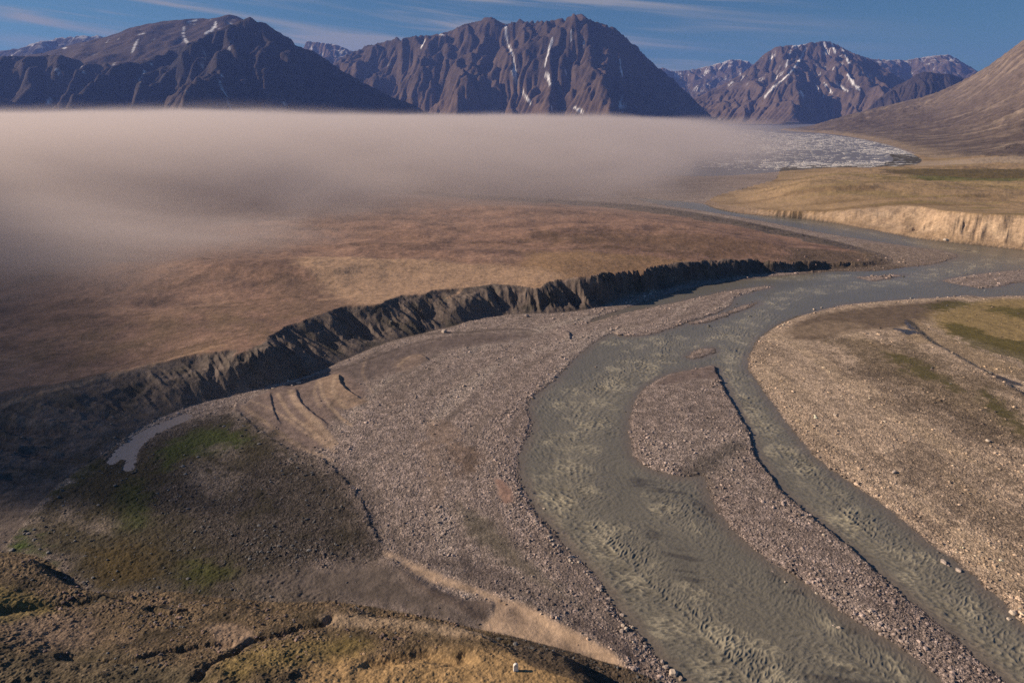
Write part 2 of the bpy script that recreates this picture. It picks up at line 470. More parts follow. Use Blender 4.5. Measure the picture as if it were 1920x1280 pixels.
def worley_stones(x, y, cell, seed, frac=1.0):
    ix = np.floor(x / cell).astype(np.int64); iy = np.floor(y / cell).astype(np.int64)
    best = np.full(x.shape, -9.0, f32); who = np.zeros(x.shape, f32)
    for a in (-1, 0, 1):
        for bb in (-1, 0, 1):
            px_ = (ix + a + 0.5 + 0.7 * (hsh(ix + a, iy + bb, seed) - 0.5)) * cell
            py_ = (iy + bb + 0.5 + 0.7 * (hsh(ix + a, iy + bb, seed + 1) - 0.5)) * cell
            rr = cell * (0.22 + 0.32 * hsh(ix + a, iy + bb, seed + 2) ** 2)
            on = hsh(ix + a, iy + bb, seed + 3) < frac
            q = 1 - ((x - px_) ** 2 + (y - py_) ** 2) / rr ** 2
            v = np.where(on & (q > 0), np.sqrt(np.maximum(q, 0)) * rr * 0.75, 0).astype(f32)
            m = v > best
            best = np.where(m, v, best); who = np.where(m, hsh(ix + a, iy + bb, seed + 4), who)
    return best, who



def paint(mask, c=None, st=None, wt=None):
    global col, stone, wet
    mask = np.clip(mask, 0, 1).astype(f32)
    if c is not None: col += (np.array(c, f32) - col) * mask[..., None]
    if st is not None: stone += (st - stone) * mask
    if wt is not None: wet += (wt - wet) * mask


def soft(pts, s=3.0, wob=2.0, z=0.5, big=0.0):
    m = s * 2 + 60
    d = poly(pts, z, m)
    return sst(s, -s, d + wob * (n_sml + n_mid) + big * n_mid)


GRAVEL = (0.275, 0.220, 0.205); SAND = (0.30, 0.215, 0.16); DARK = (0.075, 0.062, 0.055); OLIVE = (0.055, 0.050, 0.020)
GREEN = (0.050, 0.070, 0.014); TAN = (0.36, 0.27, 0.185); WETG = (0.10, 0.085, 0.075)

# gravel variation, flow-aligned streaks
paint(sst(0.05, 0.5, n_mid + 0.5 * n_big) * 0.4, (0.235, 0.19, 0.165), 0.7)
paint(sst(0.1, 0.6, -n_mid) * 0.3, (0.40, 0.33, 0.285), 1.0)
_d, _, _s, _n = line_dist(cx, cy, spline(G([(2300, 545), (1920, 488), (1700, 525), (1500, 550), (1420, 595), (1330, 640), (1230, 670), (1130, 740), (1080, 820), (1070, 900), (1110, 985), (1200, 1080), (1300, 1170), (1420, 1290), (1500, 1380)]), 4), True)
_s = up(_s); _n = up(_n)
fl1 = fbm(_s / 45, _n / 6, 63, 4); fl2 = fbm(_s / 80, _n / 14, 64, 3)
paint(sst(0.05, 0.4, fl1) * 0.65, (0.185, 0.148, 0.128), 0.35)
paint(sst(0.05, 0.4, fl2) * 0.6, (0.48, 0.40, 0.35), 1.0)
# floor near left bluff: fine dark silt
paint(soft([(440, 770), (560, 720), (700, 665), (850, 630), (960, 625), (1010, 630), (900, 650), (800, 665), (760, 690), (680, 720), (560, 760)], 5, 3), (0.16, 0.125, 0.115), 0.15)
# left fan of sand
paint(soft([(440, 770), (500, 735), (600, 705), (645, 700), (690, 740), (640, 770), (615, 800), (620, 830), (560, 850), (500, 815)], 2.5, 1.5), (0.215, 0.160, 0.140), 0.12)
paint(soft([(600, 712), (638, 703), (660, 738), (690, 755), (640, 768), (610, 745)], 1.5, 1), SAND, 0.1)
paint(soft([(575, 780), (600, 800), (625, 840), (600, 835), (570, 805)], 1.5, 1.5), SAND, 0.3)
paint(soft([(740, 680), (780, 664), (800, 672), (790, 685), (745, 700)], 2, 1), (0.24, 0.18, 0.15), 0.1)
def pline(pts, wd, c, k, z=0.5, st=0.2):
    d = up(line_dist(cx, cy, spline(G(pts, z)))) + 0.5 * n_sml
    m = sst(wd + 0.8, wd - 0.4, d) * k
    paint(m, c, st)
    return m


for pts, wd, k in (([(455, 765), (500, 795), (560, 838), (620, 866)], 0.7, 0.6), ([(470, 755), (520, 775), (575, 815), (630, 850)], 0.4, 0.6), ([(520, 742), (545, 780), (590, 815), (625, 842)], 0.5, 0.8),
                   ([(545, 735), (560, 765), (600, 800), (628, 835)], 1.0, 0.8), ([(600, 720), (608, 750), (640, 785), (660, 800)], 0.5, 0.9), ([(628, 712), (625, 740), (650, 768)], 0.6, 0.8), ([(690, 665), (680, 700), (700, 740)], 0.4, 0.4),
                   ([(745, 690), (765, 672), (790, 668)], 0.5, 0.7), ([(600, 712), (590, 735), (600, 765)], 0.5, 0.5)):
    pline(pts, wd, (0.42, 0.31, 0.225), k)
for pts, wd, k in (([(450, 752), (475, 742), (520, 730), (600, 705), (650, 690), (720, 665), (800, 640), (880, 628)], 0.8, 0.7), ([(690, 690), (700, 665), (730, 650)], 0.4, 0.7), ([(730, 640), (780, 630), (860, 625), (960, 618), (1000, 622)], 1.6, 0.6),
                   ([(280, 850), (330, 800), (370, 775), (440, 760)], 0.8, 0.5), ([(500, 790), (540, 822), (590, 850)], 0.4, 0.5), ([(640, 745), (620, 765), (640, 800)], 0.4, 0.5)):
    pline(pts, wd, (0.10, 0.078, 0.07), k)
# left lowland: dark heath with green and pale patches
LOW = [(-300, 1290), (0, 1042), (100, 925), (220, 835), (350, 790), (430, 775), (470, 795), (520, 833), (600, 865), (645, 900), (680, 945), (700, 1000), (720, 1040), (650, 1060), (560, 1090), (640, 1145), (400, 1125), (160, 1118), (60, 1045), (-200, 1060)]
paint(soft(LOW, 8, 5), (0.074, 0.061, 0.054), 0.9)
lowm = soft(LOW, 9, 6)
paint(lowm * sst(0.1, 0.5, n_sml + 0.4 * n_mid) * 0.4, (0.17, 0.142, 0.126), 1.0)
LH = [(-300, 1290), (0, 1042), (60, 960), (150, 890), (250, 860), (330, 830), (400, 800), (470, 800), (520, 845), (420, 880), (300, 890), (300, 960), (330, 1010), (430, 1050), (520, 1075), (560, 1110), (400, 1125), (160, 1118), (60, 1045)]
paint(soft(LH, 8, 8) * 0.9, (0.060, 0.050, 0.028), 0.45)
paint(sst(0.0, 0.5, fbm(gx / 9, gy / 9, 61, 4)) * lowm * 0.8, (0.045, 0.038, 0.024), 0.4)
for pts, c in (([(290, 850), (340, 820), (400, 805), (450, 812), (470, 835), (420, 850), (350, 855), (310, 880)], GREEN),
               ([(240, 900), (270, 915), (280, 960), (250, 990), (225, 960), (215, 920)], (0.045, 0.055, 0.016)),
               ([(40, 1005), (60, 1000), (75, 1040), (110, 1070), (60, 1050), (20, 1040)], (0.05, 0.09, 0.015)),
               ([(360, 1060), (440, 1070), (430, 1090), (350, 1095)], (0.05, 0.055, 0.012)),
               ([(130, 870), (190, 870), (150, 905), (110, 920)], (0.045, 0.05, 0.02)),
               ([(170, 1040), (260, 1020), (300, 1060), (250, 1100), (180, 1090)], (0.065, 0.045, 0.015))):
    paint(soft(pts, 4, 5) * 0.9, c, 0.25)
for pts in ([(350, 865), (400, 870), (440, 905), (420, 930), (370, 915), (345, 890)], [(90, 970), (150, 930), (180, 945), (140, 975), (80, 1000)], [(155, 985), (190, 975), (185, 1000)],
            [(400, 840), (460, 835), (450, 855), (420, 865)], [(70, 1075), (130, 1090), (150, 1110), (110, 1100)]):
    paint(soft(pts, 3, 7) * 0.7 * sst(-0.3, 0.3, n_sml + 0.3), (0.24, 0.195, 0.165), 0.7)
paint(soft([(450, 1085), (560, 1070), (720, 1060), (800, 1110), (900, 1160), (915, 1185), (800, 1165), (700, 1147), (600, 1135), (480, 1110)], 4, 2), (0.130, 0.106, 0.092), 0.12)
paint(soft([(600, 900), (660, 950), (700, 1010), (690, 1040), (640, 1000), (590, 930)], 4, 4) * 0.6, (0.055, 0.045, 0.035), 0.5)
# pale sand tongue in front
paint(soft([(722, 1036), (760, 1050), (830, 1080), (900, 1105), (990, 1140), (1080, 1185), (1150, 1225), (1180, 1262), (1130, 1248), (1050, 1222), (960, 1195), (905, 1180), (925, 1140), (900, 1115), (800, 1090), (740, 1055)], 1.2, 0.9), (0.50, 0.365, 0.26), 0.08)
paint(soft([(740, 1066), (800, 1102), (870, 1124), (908, 1126), (920, 1142), (905, 1165), (850, 1142), (780, 1105)], 0.9, 0.5), (0.145, 0.112, 0.095), 0.08)
paint(soft([(935, 1122), (990, 1150), (985, 1180), (940, 1160), (925, 1140)], 2.0, 1.2) * 0.55, (0.16, 0.12, 0.10), 0.1)
paint(soft([(1020, 1195), (1070, 1205), (1100, 1235), (1050, 1222)], 1.5, 1.5) * 0.6, (0.14, 0.105, 0.085), 0.1)
paint(soft([(1090, 1180), (1140, 1190), (1200, 1230), (1230, 1275), (1190, 1250), (1150, 1215)], 1.5, 1.0) * 0.7, (0.17, 0.125, 0.11), 0.3)
# darker gravel between sand tongue and river
paint(soft([(760, 1040), (880, 1050), (960, 1075), (1060, 1130), (1150, 1190), (1220, 1265), (1180, 1240), (1080, 1180), (960, 1120), (860, 1080)], 2, 2) * 0.7, (0.135, 0.108, 0.10), 0.6)
paint(soft([(860, 940), (920, 980), (980, 1040), (1040, 1090), (1090, 1140), (1040, 1110), (960, 1060), (900, 1020), (860, 975)], 2.5, 2) * 0.8, (0.135, 0.118, 0.088), 0.35)
# brown patches within gravel
paint(soft([(840, 830), (900, 840), (910, 870), (870, 890), (845, 870)], 3, 5) * 0.65, (0.13, 0.085, 0.06), 0.4)
paint(soft([(730, 740), (760, 745), (750, 775), (725, 765)], 3, 5) * 0.4, (0.14, 0.10, 0.08), 0.4)
paint(soft([(925, 895), (945, 900), (965, 930), (950, 942), (935, 930)], 0.8, 0.8), (0.33, 0.215, 0.17), 0.02)
paint(soft([(800, 785), (850, 795), (870, 815), (850, 830), (900, 850), (830, 835), (800, 810)], 1.2, 2) * 0.6, (0.27, 0.195, 0.15), 0.3)
paint(soft([(780, 830), (820, 830), (830, 880), (820, 960), (805, 930), (800, 870)], 1.2, 3) * 0.5, (0.27, 0.195, 0.15), 0.4)
# island
paint(sst(0.5, -1.0, d_isle) * 0.5, (0.26, 0.21, 0.19), 0.85)
paint((d_isle < 0) * sst(0.05, 0.4, fbm(gx / 14, gy / 2.2 + gx / 30, 65, 4)) * 0.5, (0.175, 0.14, 0.125), 0.5)
paint((d_isle < 0) * sst(0.0, 0.4, -fbm(gx / 14, gy / 3.2 + gx / 30, 66, 4)) * 0.5, (0.40, 0.33, 0.30), 0.9)
paint(soft([(1262, 700), (1338, 687), (1350, 712), (1300, 712), (1230, 722)], 2, 1.2) * 0.8, (0.165, 0.125, 0.115), 0.12)
paint(soft([(1270, 895), (1310, 862), (1370, 828), (1400, 840), (1360, 868), (1340, 890), (1335, 930), (1290, 930)], 3.5, 2.5) * 0.85, (0.115, 0.10, 0.085), 0.5, 0.4)
paint(soft([(1620, 1060), (1700, 1130), (1800, 1210), (1880, 1290), (1780, 1280), (1700, 1200), (1640, 1140)], 2, 2) * 0.35, (0.16, 0.125, 0.12), 0.8)
# right flats: tan gravel
RF = [(2300, 540), (1920, 554), (1780, 557), (1620, 567), (1500, 593), (1440, 622), (1405, 665), (1405, 692), (1450, 757), (1540, 866), (1680, 966), (1800, 1060), (2120, 1370), (2600, 1500), (2600, 700)]
rf = soft(RF, 3, 0.0, 0.4)
paint(rf, (0.50, 0.385, 0.29), 0.75)
paint(rf * sst(0.0, 0.45, fbm(gx / 22 + gy / 60, gy / 45, 71, 4)) * 0.5, (0.24, 0.185, 0.14), 0.95)
bar_s = fbm((gx + 0.12 * gy) / 7, gy / 55, 73, 4); bar_l = fbm((gx + 0.12 * gy) / 17, gy / 110, 74, 3)
paint(rf * sst(0.05, 0.4, bar_s) * 0.35, (0.20, 0.155, 0.12), 1.0)
paint(rf * sst(0.05, 0.35, -bar_l) * 0.5, (0.47, 0.36, 0.25), 0.6)
paint(soft([(1480, 612), (1560, 583), (1700, 570), (1800, 560), (1760, 590), (1700, 620), (1600, 625), (1540, 640), (1490, 635)], 4, 3), (0.155, 0.115, 0.085), 0.1)
paint(soft([(1460, 625), (1540, 605), (1620, 612), (1590, 628), (1500, 632)], 3, 2) * 0.6, (0.28, 0.21, 0.15), 0.2)
paint(soft([(1560, 640), (1640, 640), (1720, 655), (1800, 700), (1950, 790), (2200, 900), (2200, 1020), (1950, 870), (1820, 800), (1700, 735), (1620, 690)], 9, 9, 0.5, 8) * 0.65, (0.125, 0.093, 0.055), 0.8)
paint(soft([(1540, 660), (1600, 690), (1700, 730), (1800, 780), (2000, 900), (1900, 890), (1750, 800), (1620, 740)], 6, 9, 0.5, 6) * 0.5, (0.17, 0.13, 0.10), 1.0)
paint(soft([(1700, 830), (1800, 880), (1920, 1000), (1920, 1060), (1820, 980), (1700, 900)], 5, 8, 0.5, 5) * 0.5, (0.15, 0.115, 0.09), 0.9)
paint(soft([(1530, 870), (1620, 900), (1700, 960), (1760, 990), (1660, 930)], 4, 6, 0.5, 5) * 0.45, (0.15, 0.115, 0.10), 0.95)
paint(soft([(1740, 590), (1800, 570), (1900, 560), (2100, 570), (2100, 680), (1920, 665), (1830, 640), (1760, 620)], 5, 4), (0.30, 0.22, 0.105), 0.3)
paint(soft([(1720, 600), (1760, 625), (1830, 655), (1920, 690), (1950, 720), (1830, 690), (1760, 655), (1690, 640)], 3, 4) * 0.9, (0.36, 0.27, 0.18), 0.7)
for pts in ([(1765, 610), (1800, 605), (1840, 625), (1900, 640), (1990, 650), (1990, 690), (1880, 670), (1800, 640)], [(1860, 575), (1930, 580), (2050, 590), (2050, 602), (1920, 600), (1870, 590)], [(1740, 575), (1790, 563), (1830, 568), (1790, 585)], [(1660, 660), (1740, 690), (1800, 740), (1700, 700)], [(1840, 740), (1950, 810), (1960, 840), (1850, 770)]):
    paint(soft(pts, 3, 6, 0.5, 3) * 0.75, (0.075, 0.070, 0.014), 0.3)
for pts in ([(1665, 618), (1700, 625), (1735, 630), (1700, 634)], [(1738, 644), (1765, 656), (1750, 654)], [(1695, 600), (1700, 610), (1720, 625), (1700, 622)], [(1820, 690), (1870, 705), (1920, 725), (1880, 720)]):
    paint(soft(pts, 0.8, 1.5), (0.05, 0.045, 0.04), 0.1, 1.0)
# left plateau
pl = sst(-1.5, 1.5, sLT + 1.0 * n_sml)
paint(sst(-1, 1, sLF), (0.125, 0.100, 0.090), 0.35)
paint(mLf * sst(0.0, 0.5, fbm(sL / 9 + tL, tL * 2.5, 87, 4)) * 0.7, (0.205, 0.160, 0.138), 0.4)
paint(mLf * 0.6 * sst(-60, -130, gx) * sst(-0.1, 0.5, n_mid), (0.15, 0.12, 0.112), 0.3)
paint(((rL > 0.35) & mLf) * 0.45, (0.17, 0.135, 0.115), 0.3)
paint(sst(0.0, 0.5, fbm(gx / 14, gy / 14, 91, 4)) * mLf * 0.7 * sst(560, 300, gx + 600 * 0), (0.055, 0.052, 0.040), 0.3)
paint(pl, (0.300, 0.185, 0.140), 0.2)
streak = fbm(gx / 90, gy / 26, 95, 4)
streak2 = fbm(gx / 34, gy / 20, 97, 4)
paint(pl * sst(-0.1, 0.4, streak) * 0.75, (0.165, 0.105, 0.088), 0.25)
paint(pl * sst(0.05, 0.5, streak2) * 0.55, (0.38, 0.245, 0.18), 0.1)
cellx = gx / 7 + 0.6 * n_sml; celly = gy / 7 + 0.6 * n_mid
pg1, _pw = worley_stones(cellx, celly, 1.0, 400, 1.0)
paint(pl * (pg1 <= 0.02) * 0.28 * sst(-0.2, 0.3, fbm(gx / 50, gy / 40, 401, 3)), (0.12, 0.08, 0.055), 0.3)
paint(pl * sst(0.1, 0.45, fbm(gx / 4, gy / 3, 403, 4)) * 0.22, (0.14, 0.095, 0.06), 0.4)
paint(pl * soft([(0, 600), (200, 590), (420, 560), (700, 560), (700, 590), (500, 640), (250, 670), (0, 700)], 18, 10, 15, 10) * sst(-0.3, 0.4, n_mid) * 0.6, (0.16, 0.11, 0.065), 0.3)
paint(pl * soft([(500, 530), (560, 520), (700, 545), (720, 570), (640, 590), (540, 570)], 8, 8, 15, 6) * 0.45, (0.15, 0.105, 0.08), 0.5)
paint(pl * soft([(1000, 470), (1200, 470), (1500, 480), (1400, 487), (1250, 497), (1100, 512), (1040, 525), (960, 530), (980, 490)], 8, 6, 14, 5) * 0.6, (0.35, 0.225, 0.115), 0.2)
paint(pl * soft([(1000, 445), (1250, 440), (1450, 450), (1400, 470), (1200, 465), (1050, 462)], 20, 20, 12, 15) * 0.6, (0.135, 0.088, 0.055), 0.3)
paint(pl * soft([(560, 485), (700, 483), (900, 490), (1050, 500), (1020, 535), (850, 545), (720, 570), (640, 545), (560, 505)], 8, 5, 16, 4) * 0.85, (0.46, 0.31, 0.205), 0.05)  # pale tan band behind the bank, its sunlit brightness painted in
paint(soft([(1480, 470), (1600, 468), (1700, 480), (1760, 490), (1660, 500), (1560, 505), (1480, 500)], 6, 6, 3) * 0.8, (0.155, 0.115, 0.085), 0.8)
paint(soft([(1600, 455), (1700, 462), (1795, 478), (1760, 494), (1700, 500), (1660, 490)], 5, 4, 0.5) * 0.9, (0.29, 0.225, 0.185), 0.8)
for pts, wd, k in (([(-100, 745), (60, 715), (160, 690), (260, 660), (400, 632), (520, 618)], 0.9, 0.55), ([(-50, 620), (120, 600), (300, 585), (480, 560), (560, 555)], 1.6, 0.4), ([(470, 510), (560, 506), (700, 500), (800, 512)], 1.0, 0.35),
                   ([(780, 560), (830, 540), (880, 520), (960, 500)], 0.8, 0.35), ([(1000, 425), (1030, 440), (1045, 452)], 1.0, 0.5), ([(560, 455), (740, 462), (900, 455), (1010, 462)], 3.0, 0.4), ([(60, 660), (200, 640), (360, 610)], 1.0, 0.35), ([(1050, 470), (1200, 462), (1420, 470)], 2.0, 0.3)):
    pline(pts, wd, (0.12, 0.078, 0.052), k, 13, 0.4)
for pts, wd, k in (([(0, 738), (120, 708), (260, 672), (420, 640)], 1.2, 0.4), ([(840, 545), (880, 525), (900, 505)], 0.8, 0.6), ([(600, 560), (700, 548), (850, 530)], 2.0, 0.4)):
    pline(pts, wd, (0.50, 0.33, 0.215), k, 13, 0.1)
# right plateau and its pale bluff
pr = sst(-2, 2, sRT + 2 * n_sml)
paint(sst(-1, 1, sRF), (0.44, 0.32, 0.22), 0.3)
paint(mRf * sst(0.0, 0.5, fbm(sR / 12 + tR * 1.5, tR * 2.5, 88, 4)) * 0.6, (0.27, 0.19, 0.135), 0.4)
paint(mRf * sst(0.1, 0.5, fbm(sR / 30 - tR * 1.2, tR * 3, 89, 4)) * 0.6, (0.58, 0.44, 0.31), 0.2)
paint(((rR < -0.05) & mRf) * 0.35, (0.30, 0.21, 0.14), 0.3)
paint(mRf * sst(0.4, 0.15, tR + 0.25 * n_mid) * sst(1590, 1700, gx * 0 + 1800) * 0.5, (0.28, 0.19, 0.115), 0.4)
paint(mRf * sst(330, 250, gx) * 0.6, (0.23, 0.16, 0.11), 0.4)
paint(pr, (0.35, 0.245, 0.145), 0.1)
paint(pr * sst(-0.05, 0.4, fbm(gx / 110, gy / 45, 101, 5)) * 0.65, (0.18, 0.12, 0.065), 0.1)
paint(pr * sst(0.0, 0.4, fbm(gx / 160, gy / 30, 103, 5)) * sst(250, 480, gx) * 0.55, (0.20, 0.165, 0.045), 0.1)
paint(soft([(1640, 322), (1750, 320), (1920, 320), (2200, 320), (2200, 348), (1920, 348), (1800, 348), (1720, 338)], 20, 12, 6, 15) * 0.85, (0.095, 0.072, 0.025), 0.1)
paint(soft([(1690, 337), (1790, 340), (1930, 346), (1930, 352), (1790, 350), (1720, 346)], 10, 8, 8, 10) * 0.7, (0.085, 0.105, 0.02), 0.1)
paint(soft([(1780, 350), (1920, 352), (2100, 362), (1920, 364), (1820, 360)], 12, 8, 10, 10) * 0.6, (0.38, 0.28, 0.14), 0.1)
paint(soft([(1692, 391), (1712, 389), (1718, 394), (1704, 396)], 2, 3, 20) * 0.5, (0.07, 0.05, 0.035), 0.2)
paint(soft([(1700, 302), (1920, 300), (2200, 300), (2200, 312), (1920, 312), (1720, 310)], 20, 15, 2, 10) * 0.7, (0.42, 0.33, 0.25), 0.2)
# foreground terrace
ft = sst(-0.3, 0.6, sFF)
paint(ft, (0.185, 0.132, 0.080), 0.7)
paint(ft * sst(-0.1, 0.4, fbm(gx / 7, gy / 7, 111, 5)) * 0.8, (0.055, 0.043, 0.026), 0.35)
paint(ft * sst(0.0, 0.3, fbm(gx / 1.6 + gy / 4, gy / 1.2, 112, 4)) * 0.55, (0.045, 0.035, 0.022), 0.4)
paint(ft * sst(0.1, 0.5, fbm(gx / 5, gy / 5, 113, 5)) * 0.4, (0.30, 0.215, 0.15), 0.4)
paint(soft([(0, 1160), (60, 1140), (150, 1145), (170, 1190), (100, 1225), (0, 1230)], 3, 4, 4, 2) * 0.6, (0.28, 0.20, 0.15), 0.5)
paint(soft([(-60, 1250), (120, 1235), (330, 1240), (420, 1290), (300, 1400), (-60, 1400)], 4, 4, 5, 3) * 0.6, (0.10, 0.085, 0.055), 0.5)
paint(soft([(60, 1100), (0, 1100), (-60, 1120), (-60, 1180), (40, 1150), (120, 1120)], 2, 2, 6, 1) * 0.7, (0.20, 0.155, 0.05), 0.2)
paint(soft([(380, 1170), (450, 1168), (470, 1190), (430, 1225), (400, 1225), (400, 1195)], 1.2, 1.0, 4, 1) * 0.75, (0.33, 0.235, 0.17), 0.2)
paint(soft([(600, 1145), (700, 1150), (830, 1175), (940, 1200), (1000, 1215), (960, 1225), (850, 1200), (760, 1185), (640, 1170)], 1.2, 1.5, 4, 0.5) * 0.7, (0.38, 0.285, 0.20), 0.3)
fs = soft([(560, 1290), (600, 1230), (700, 1215), (820, 1215), (900, 1222), (970, 1232), (1050, 1268), (1130, 1340), (560, 1400)], 3, 3, 7, 1)
paint(fs * 0.85, (0.40, 0.265, 0.13), 0.25)
paint(fs * sst(0.2, 0.5, fbm(gx / 2.2, gy / 2.2, 121, 4)) * 0.6, (0.13, 0.09, 0.045), 0.3)
paint(soft([(420, 1230), (520, 1200), (640, 1190), (700, 1215), (600, 1240), (480, 1300), (400, 1300)], 3, 2, 5, 1) * 0.55, (0.25, 0.185, 0.06), 0.15)
paint(((sFF > 0) & (sFT < 0.6) & (gx > 0)) * 0.8, (0.09, 0.068, 0.05), 0.5)  # shade of the right-facing slope painted in as a darker tone
# wet margins and river bed
paint(sst(1.3, 0.1, dw + 0.5 * n_sml) * 0.6, (0.13, 0.107, 0.095), 0.9, 0.35)
paint(sst(0.2, -0.6, dw), (0.09, 0.08, 0.065), 0.5, 0.0)
col *= (1 + 0.10 * n_sml[..., None] + 0.10 * n_mid[..., None])

# ------------------------------------------------------------------ metre-scale relief: pebbles, cobbles, hummocks
nm = gy < 330
st1, w1 = worley_stones(gx[nm], gy[nm], 0.42, 200, 0.7)
st2, w2 = worley_stones(gx[nm] + 0.3, gy[nm] + 0.2, 0.85, 210, 0.2)
fade = sst(330, 200, gy[nm])
amp = stone[nm] * (dw[nm] > -0.5) * (0.35 + 0.65 * sst(-0.35, 0.35, n_mid[nm] + 0.5 * n_sml[nm] + 0.5 * sst(12, 2, dw[nm])))
hgt[nm] += (np.maximum(st1, st2 * 0.9) * amp * fade * sst(0.3, 0.7, stone[nm] + 0.2 * n_sml[nm])).astype(f32)
hum = (np.abs(fbm(gx / 2.3, gy / 1.8, 131, 3)) ** 0.8) * (1 - stone * 0.6)
hummask = np.clip(ft * 1.0 + lowm * 0.9, 0, 1) * (dw > 0.5)
hgt += (hum * (0.42 + 0.25 * lowm) * hummask * near).astype(f32)
hgt += (0.30 * np.maximum(fbm(gx / 0.8, gy / 0.8, 143, 2), -0.1) * ft * near * (0.3 + 0.7 * sst(-0.2, 0.3, n_mid))).astype(f32)
hgt += (0.10 * n_fin * near * (1 - hummask * 0.3) * (dw > 0) * np.clip(stone + 0.15, 0, 1)).astype(f32)
mid_r = fbm(gx / 6, gy / 6, 133, 4)
hgt += (0.22 * mid_r * (dw > 1) * sst(900, 500, gy)).astype(f32)
hgt += (0.9 * fbm(gx / 35, gy / 22, 135, 4) * (pl * sst(0, 20, sLT)) + 1.6 * fbm(gx / 60, gy / 40, 137, 4) * pr * sst(0, 30, sRT)).astype(f32)
hgt += (ridged(gx / 7, gy / 7, 139, 3) * 0.55 * mLf * 4 * tL * (1 - tL)).astype(f32)
print('heights', round(time.time() - T0, 1))

# ------------------------------------------------------------------ materials
def ground_material():
    m, t, p = material('ground')
    a = nd(t, 'ShaderNodeVertexColor', layer_name='tint')
    sa = nd(t, 'ShaderNodeAttribute', attribute_name='stone'); wa = nd(t, 'ShaderNodeAttribute', attribute_name='wet')
    tcn = nd(t, 'ShaderNodeTexCoord')
    v1 = nd(t, 'ShaderNodeTexVoronoi'); v1.inputs['Scale'].default_value = 2.3; lk(t, tcn.outputs['Object'], v1.inputs['Vector'])
    v2 = nd(t, 'ShaderNodeTexVoronoi'); v2.inputs['Scale'].default_value = 1.0; lk(t, tcn.outputs['Object'], v2.inputs['Vector'])
    n1 = nd(t, 'ShaderNodeTexNoise'); n1.inputs['Scale'].default_value = 0.35; n1.inputs['Detail'].default_value = 8; n1.inputs['Roughness'].default_value = 0.7
    lk(t, tcn.outputs['Object'], n1.inputs['Vector'])
    s1 = nd(t, 'ShaderNodeSeparateColor'); lk(t, v1.outputs['Color'], s1.inputs[0])
    s2 = nd(t, 'ShaderNodeSeparateColor'); lk(t, v2.outputs['Color'], s2.inputs[0])
    r1 = mth(t, 'POWER', s1.outputs[0], 2.2)
    r2 = mth(t, 'POWER', s2.outputs[1], 2.2)
    rr = mth(t, 'ADD', mth(t, 'MULTIPLY', r1, 1.15), mth(t, 'MULTIPLY', r2, 0.85))        # ~0..2
    edge = ramp(t, v1.outputs['Distance'], 0.35, 0.62, 1.0, 0.45)
    k = mth(t, 'MULTIPLY', mth(t, 'ADD', rr, 0.42), edge)
    k = mth(t, 'ADD', mth(t, 'MULTIPLY', mth(t, 'SUBTRACT', k, 1.0), mth(t, 'MULTIPLY', sa.outputs['Fac'], 0.85)), 1.0)
    nz = ramp(t, n1.outputs['Fac'], 0.3, 0.7, 0.62, 1.38, False)
    k2 = mth(t, 'MULTIPLY', k, nz)
    vm = nd(t, 'ShaderNodeVectorMath', operation='SCALE'); lk(t, a.outputs['Color'], vm.inputs[0]); lk(t, k2, vm.inputs['Scale'])
    lk(t, vm.outputs[0], p.inputs['Base Color'])
    lk(t, ramp(t, wa.outputs['Fac'], 0, 1, 0.92, 0.12, False), p.inputs['Roughness'])
    p.inputs['Specular IOR Level'].default_value = 0.25
    hb = mth(t, 'SUBTRACT', mth(t, 'MULTIPLY', n1.outputs['Fac'], 0.9), mth(t, 'MULTIPLY', mth(t, 'MULTIPLY', v1.outputs['Distance'], sa.outputs['Fac']), 0.35))
    bp = nd(t, 'ShaderNodeBump'); bp.inputs['Strength'].default_value = 0.9; bp.inputs['Distance'].default_value = 0.45
    lk(t, hb, bp.inputs['Height']); lk(t, bp.outputs[0], p.inputs['Normal'])
    return m


M_ground = ground_material()
V = np.stack([gx, gy, hgt], -1).reshape(-1, 3)
# drop the ground under deep fjord water
keep = ~((d_fj[:-1, :-1] < -60) & (d_fj[1:, 1:] < -60) & (gy[:-1, :-1] > 1000))
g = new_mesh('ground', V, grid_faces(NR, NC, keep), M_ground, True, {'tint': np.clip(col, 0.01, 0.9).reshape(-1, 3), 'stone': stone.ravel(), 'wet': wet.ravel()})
g['kind'] = 'structure'

# ------------------------------------------------------------------ river water
LINES = [[(2300, 545), (1920, 488), (1700, 525), (1500, 550), (1420, 595), (1330, 640), (1230, 670), (1130, 740), (1080, 820), (1070, 900), (1110, 985), (1200, 1080), (1300, 1170), (1420, 1290), (1500, 1380)],
         [(1700, 525), (1500, 550), (1420, 595), (1372, 680), (1410, 760), (1478, 860), (1560, 945), (1680, 1045), (1800, 1150), (1920, 1255), (2050, 1380)],
         [(1181, 880), (1230, 950), (1320, 1030), (1430, 1120), (1560, 1200), (1700, 1300), (1800, 1390)],
         [(2300, 545), (1920, 488), (1840, 475), (1700, 452), (1560, 425), (1400, 403), (1300, 380), (1200, 372)]]
wat = np.zeros((NR, NC), f32); wsum = np.zeros((NR, NC), f32) + 1e-9
rapid = np.zeros((NR, NC), f32)
RAP = [(0, 13.0, 0.9), (1, 8, 0.9), (2, 10, 0.45), (3, 8, 0.6)]
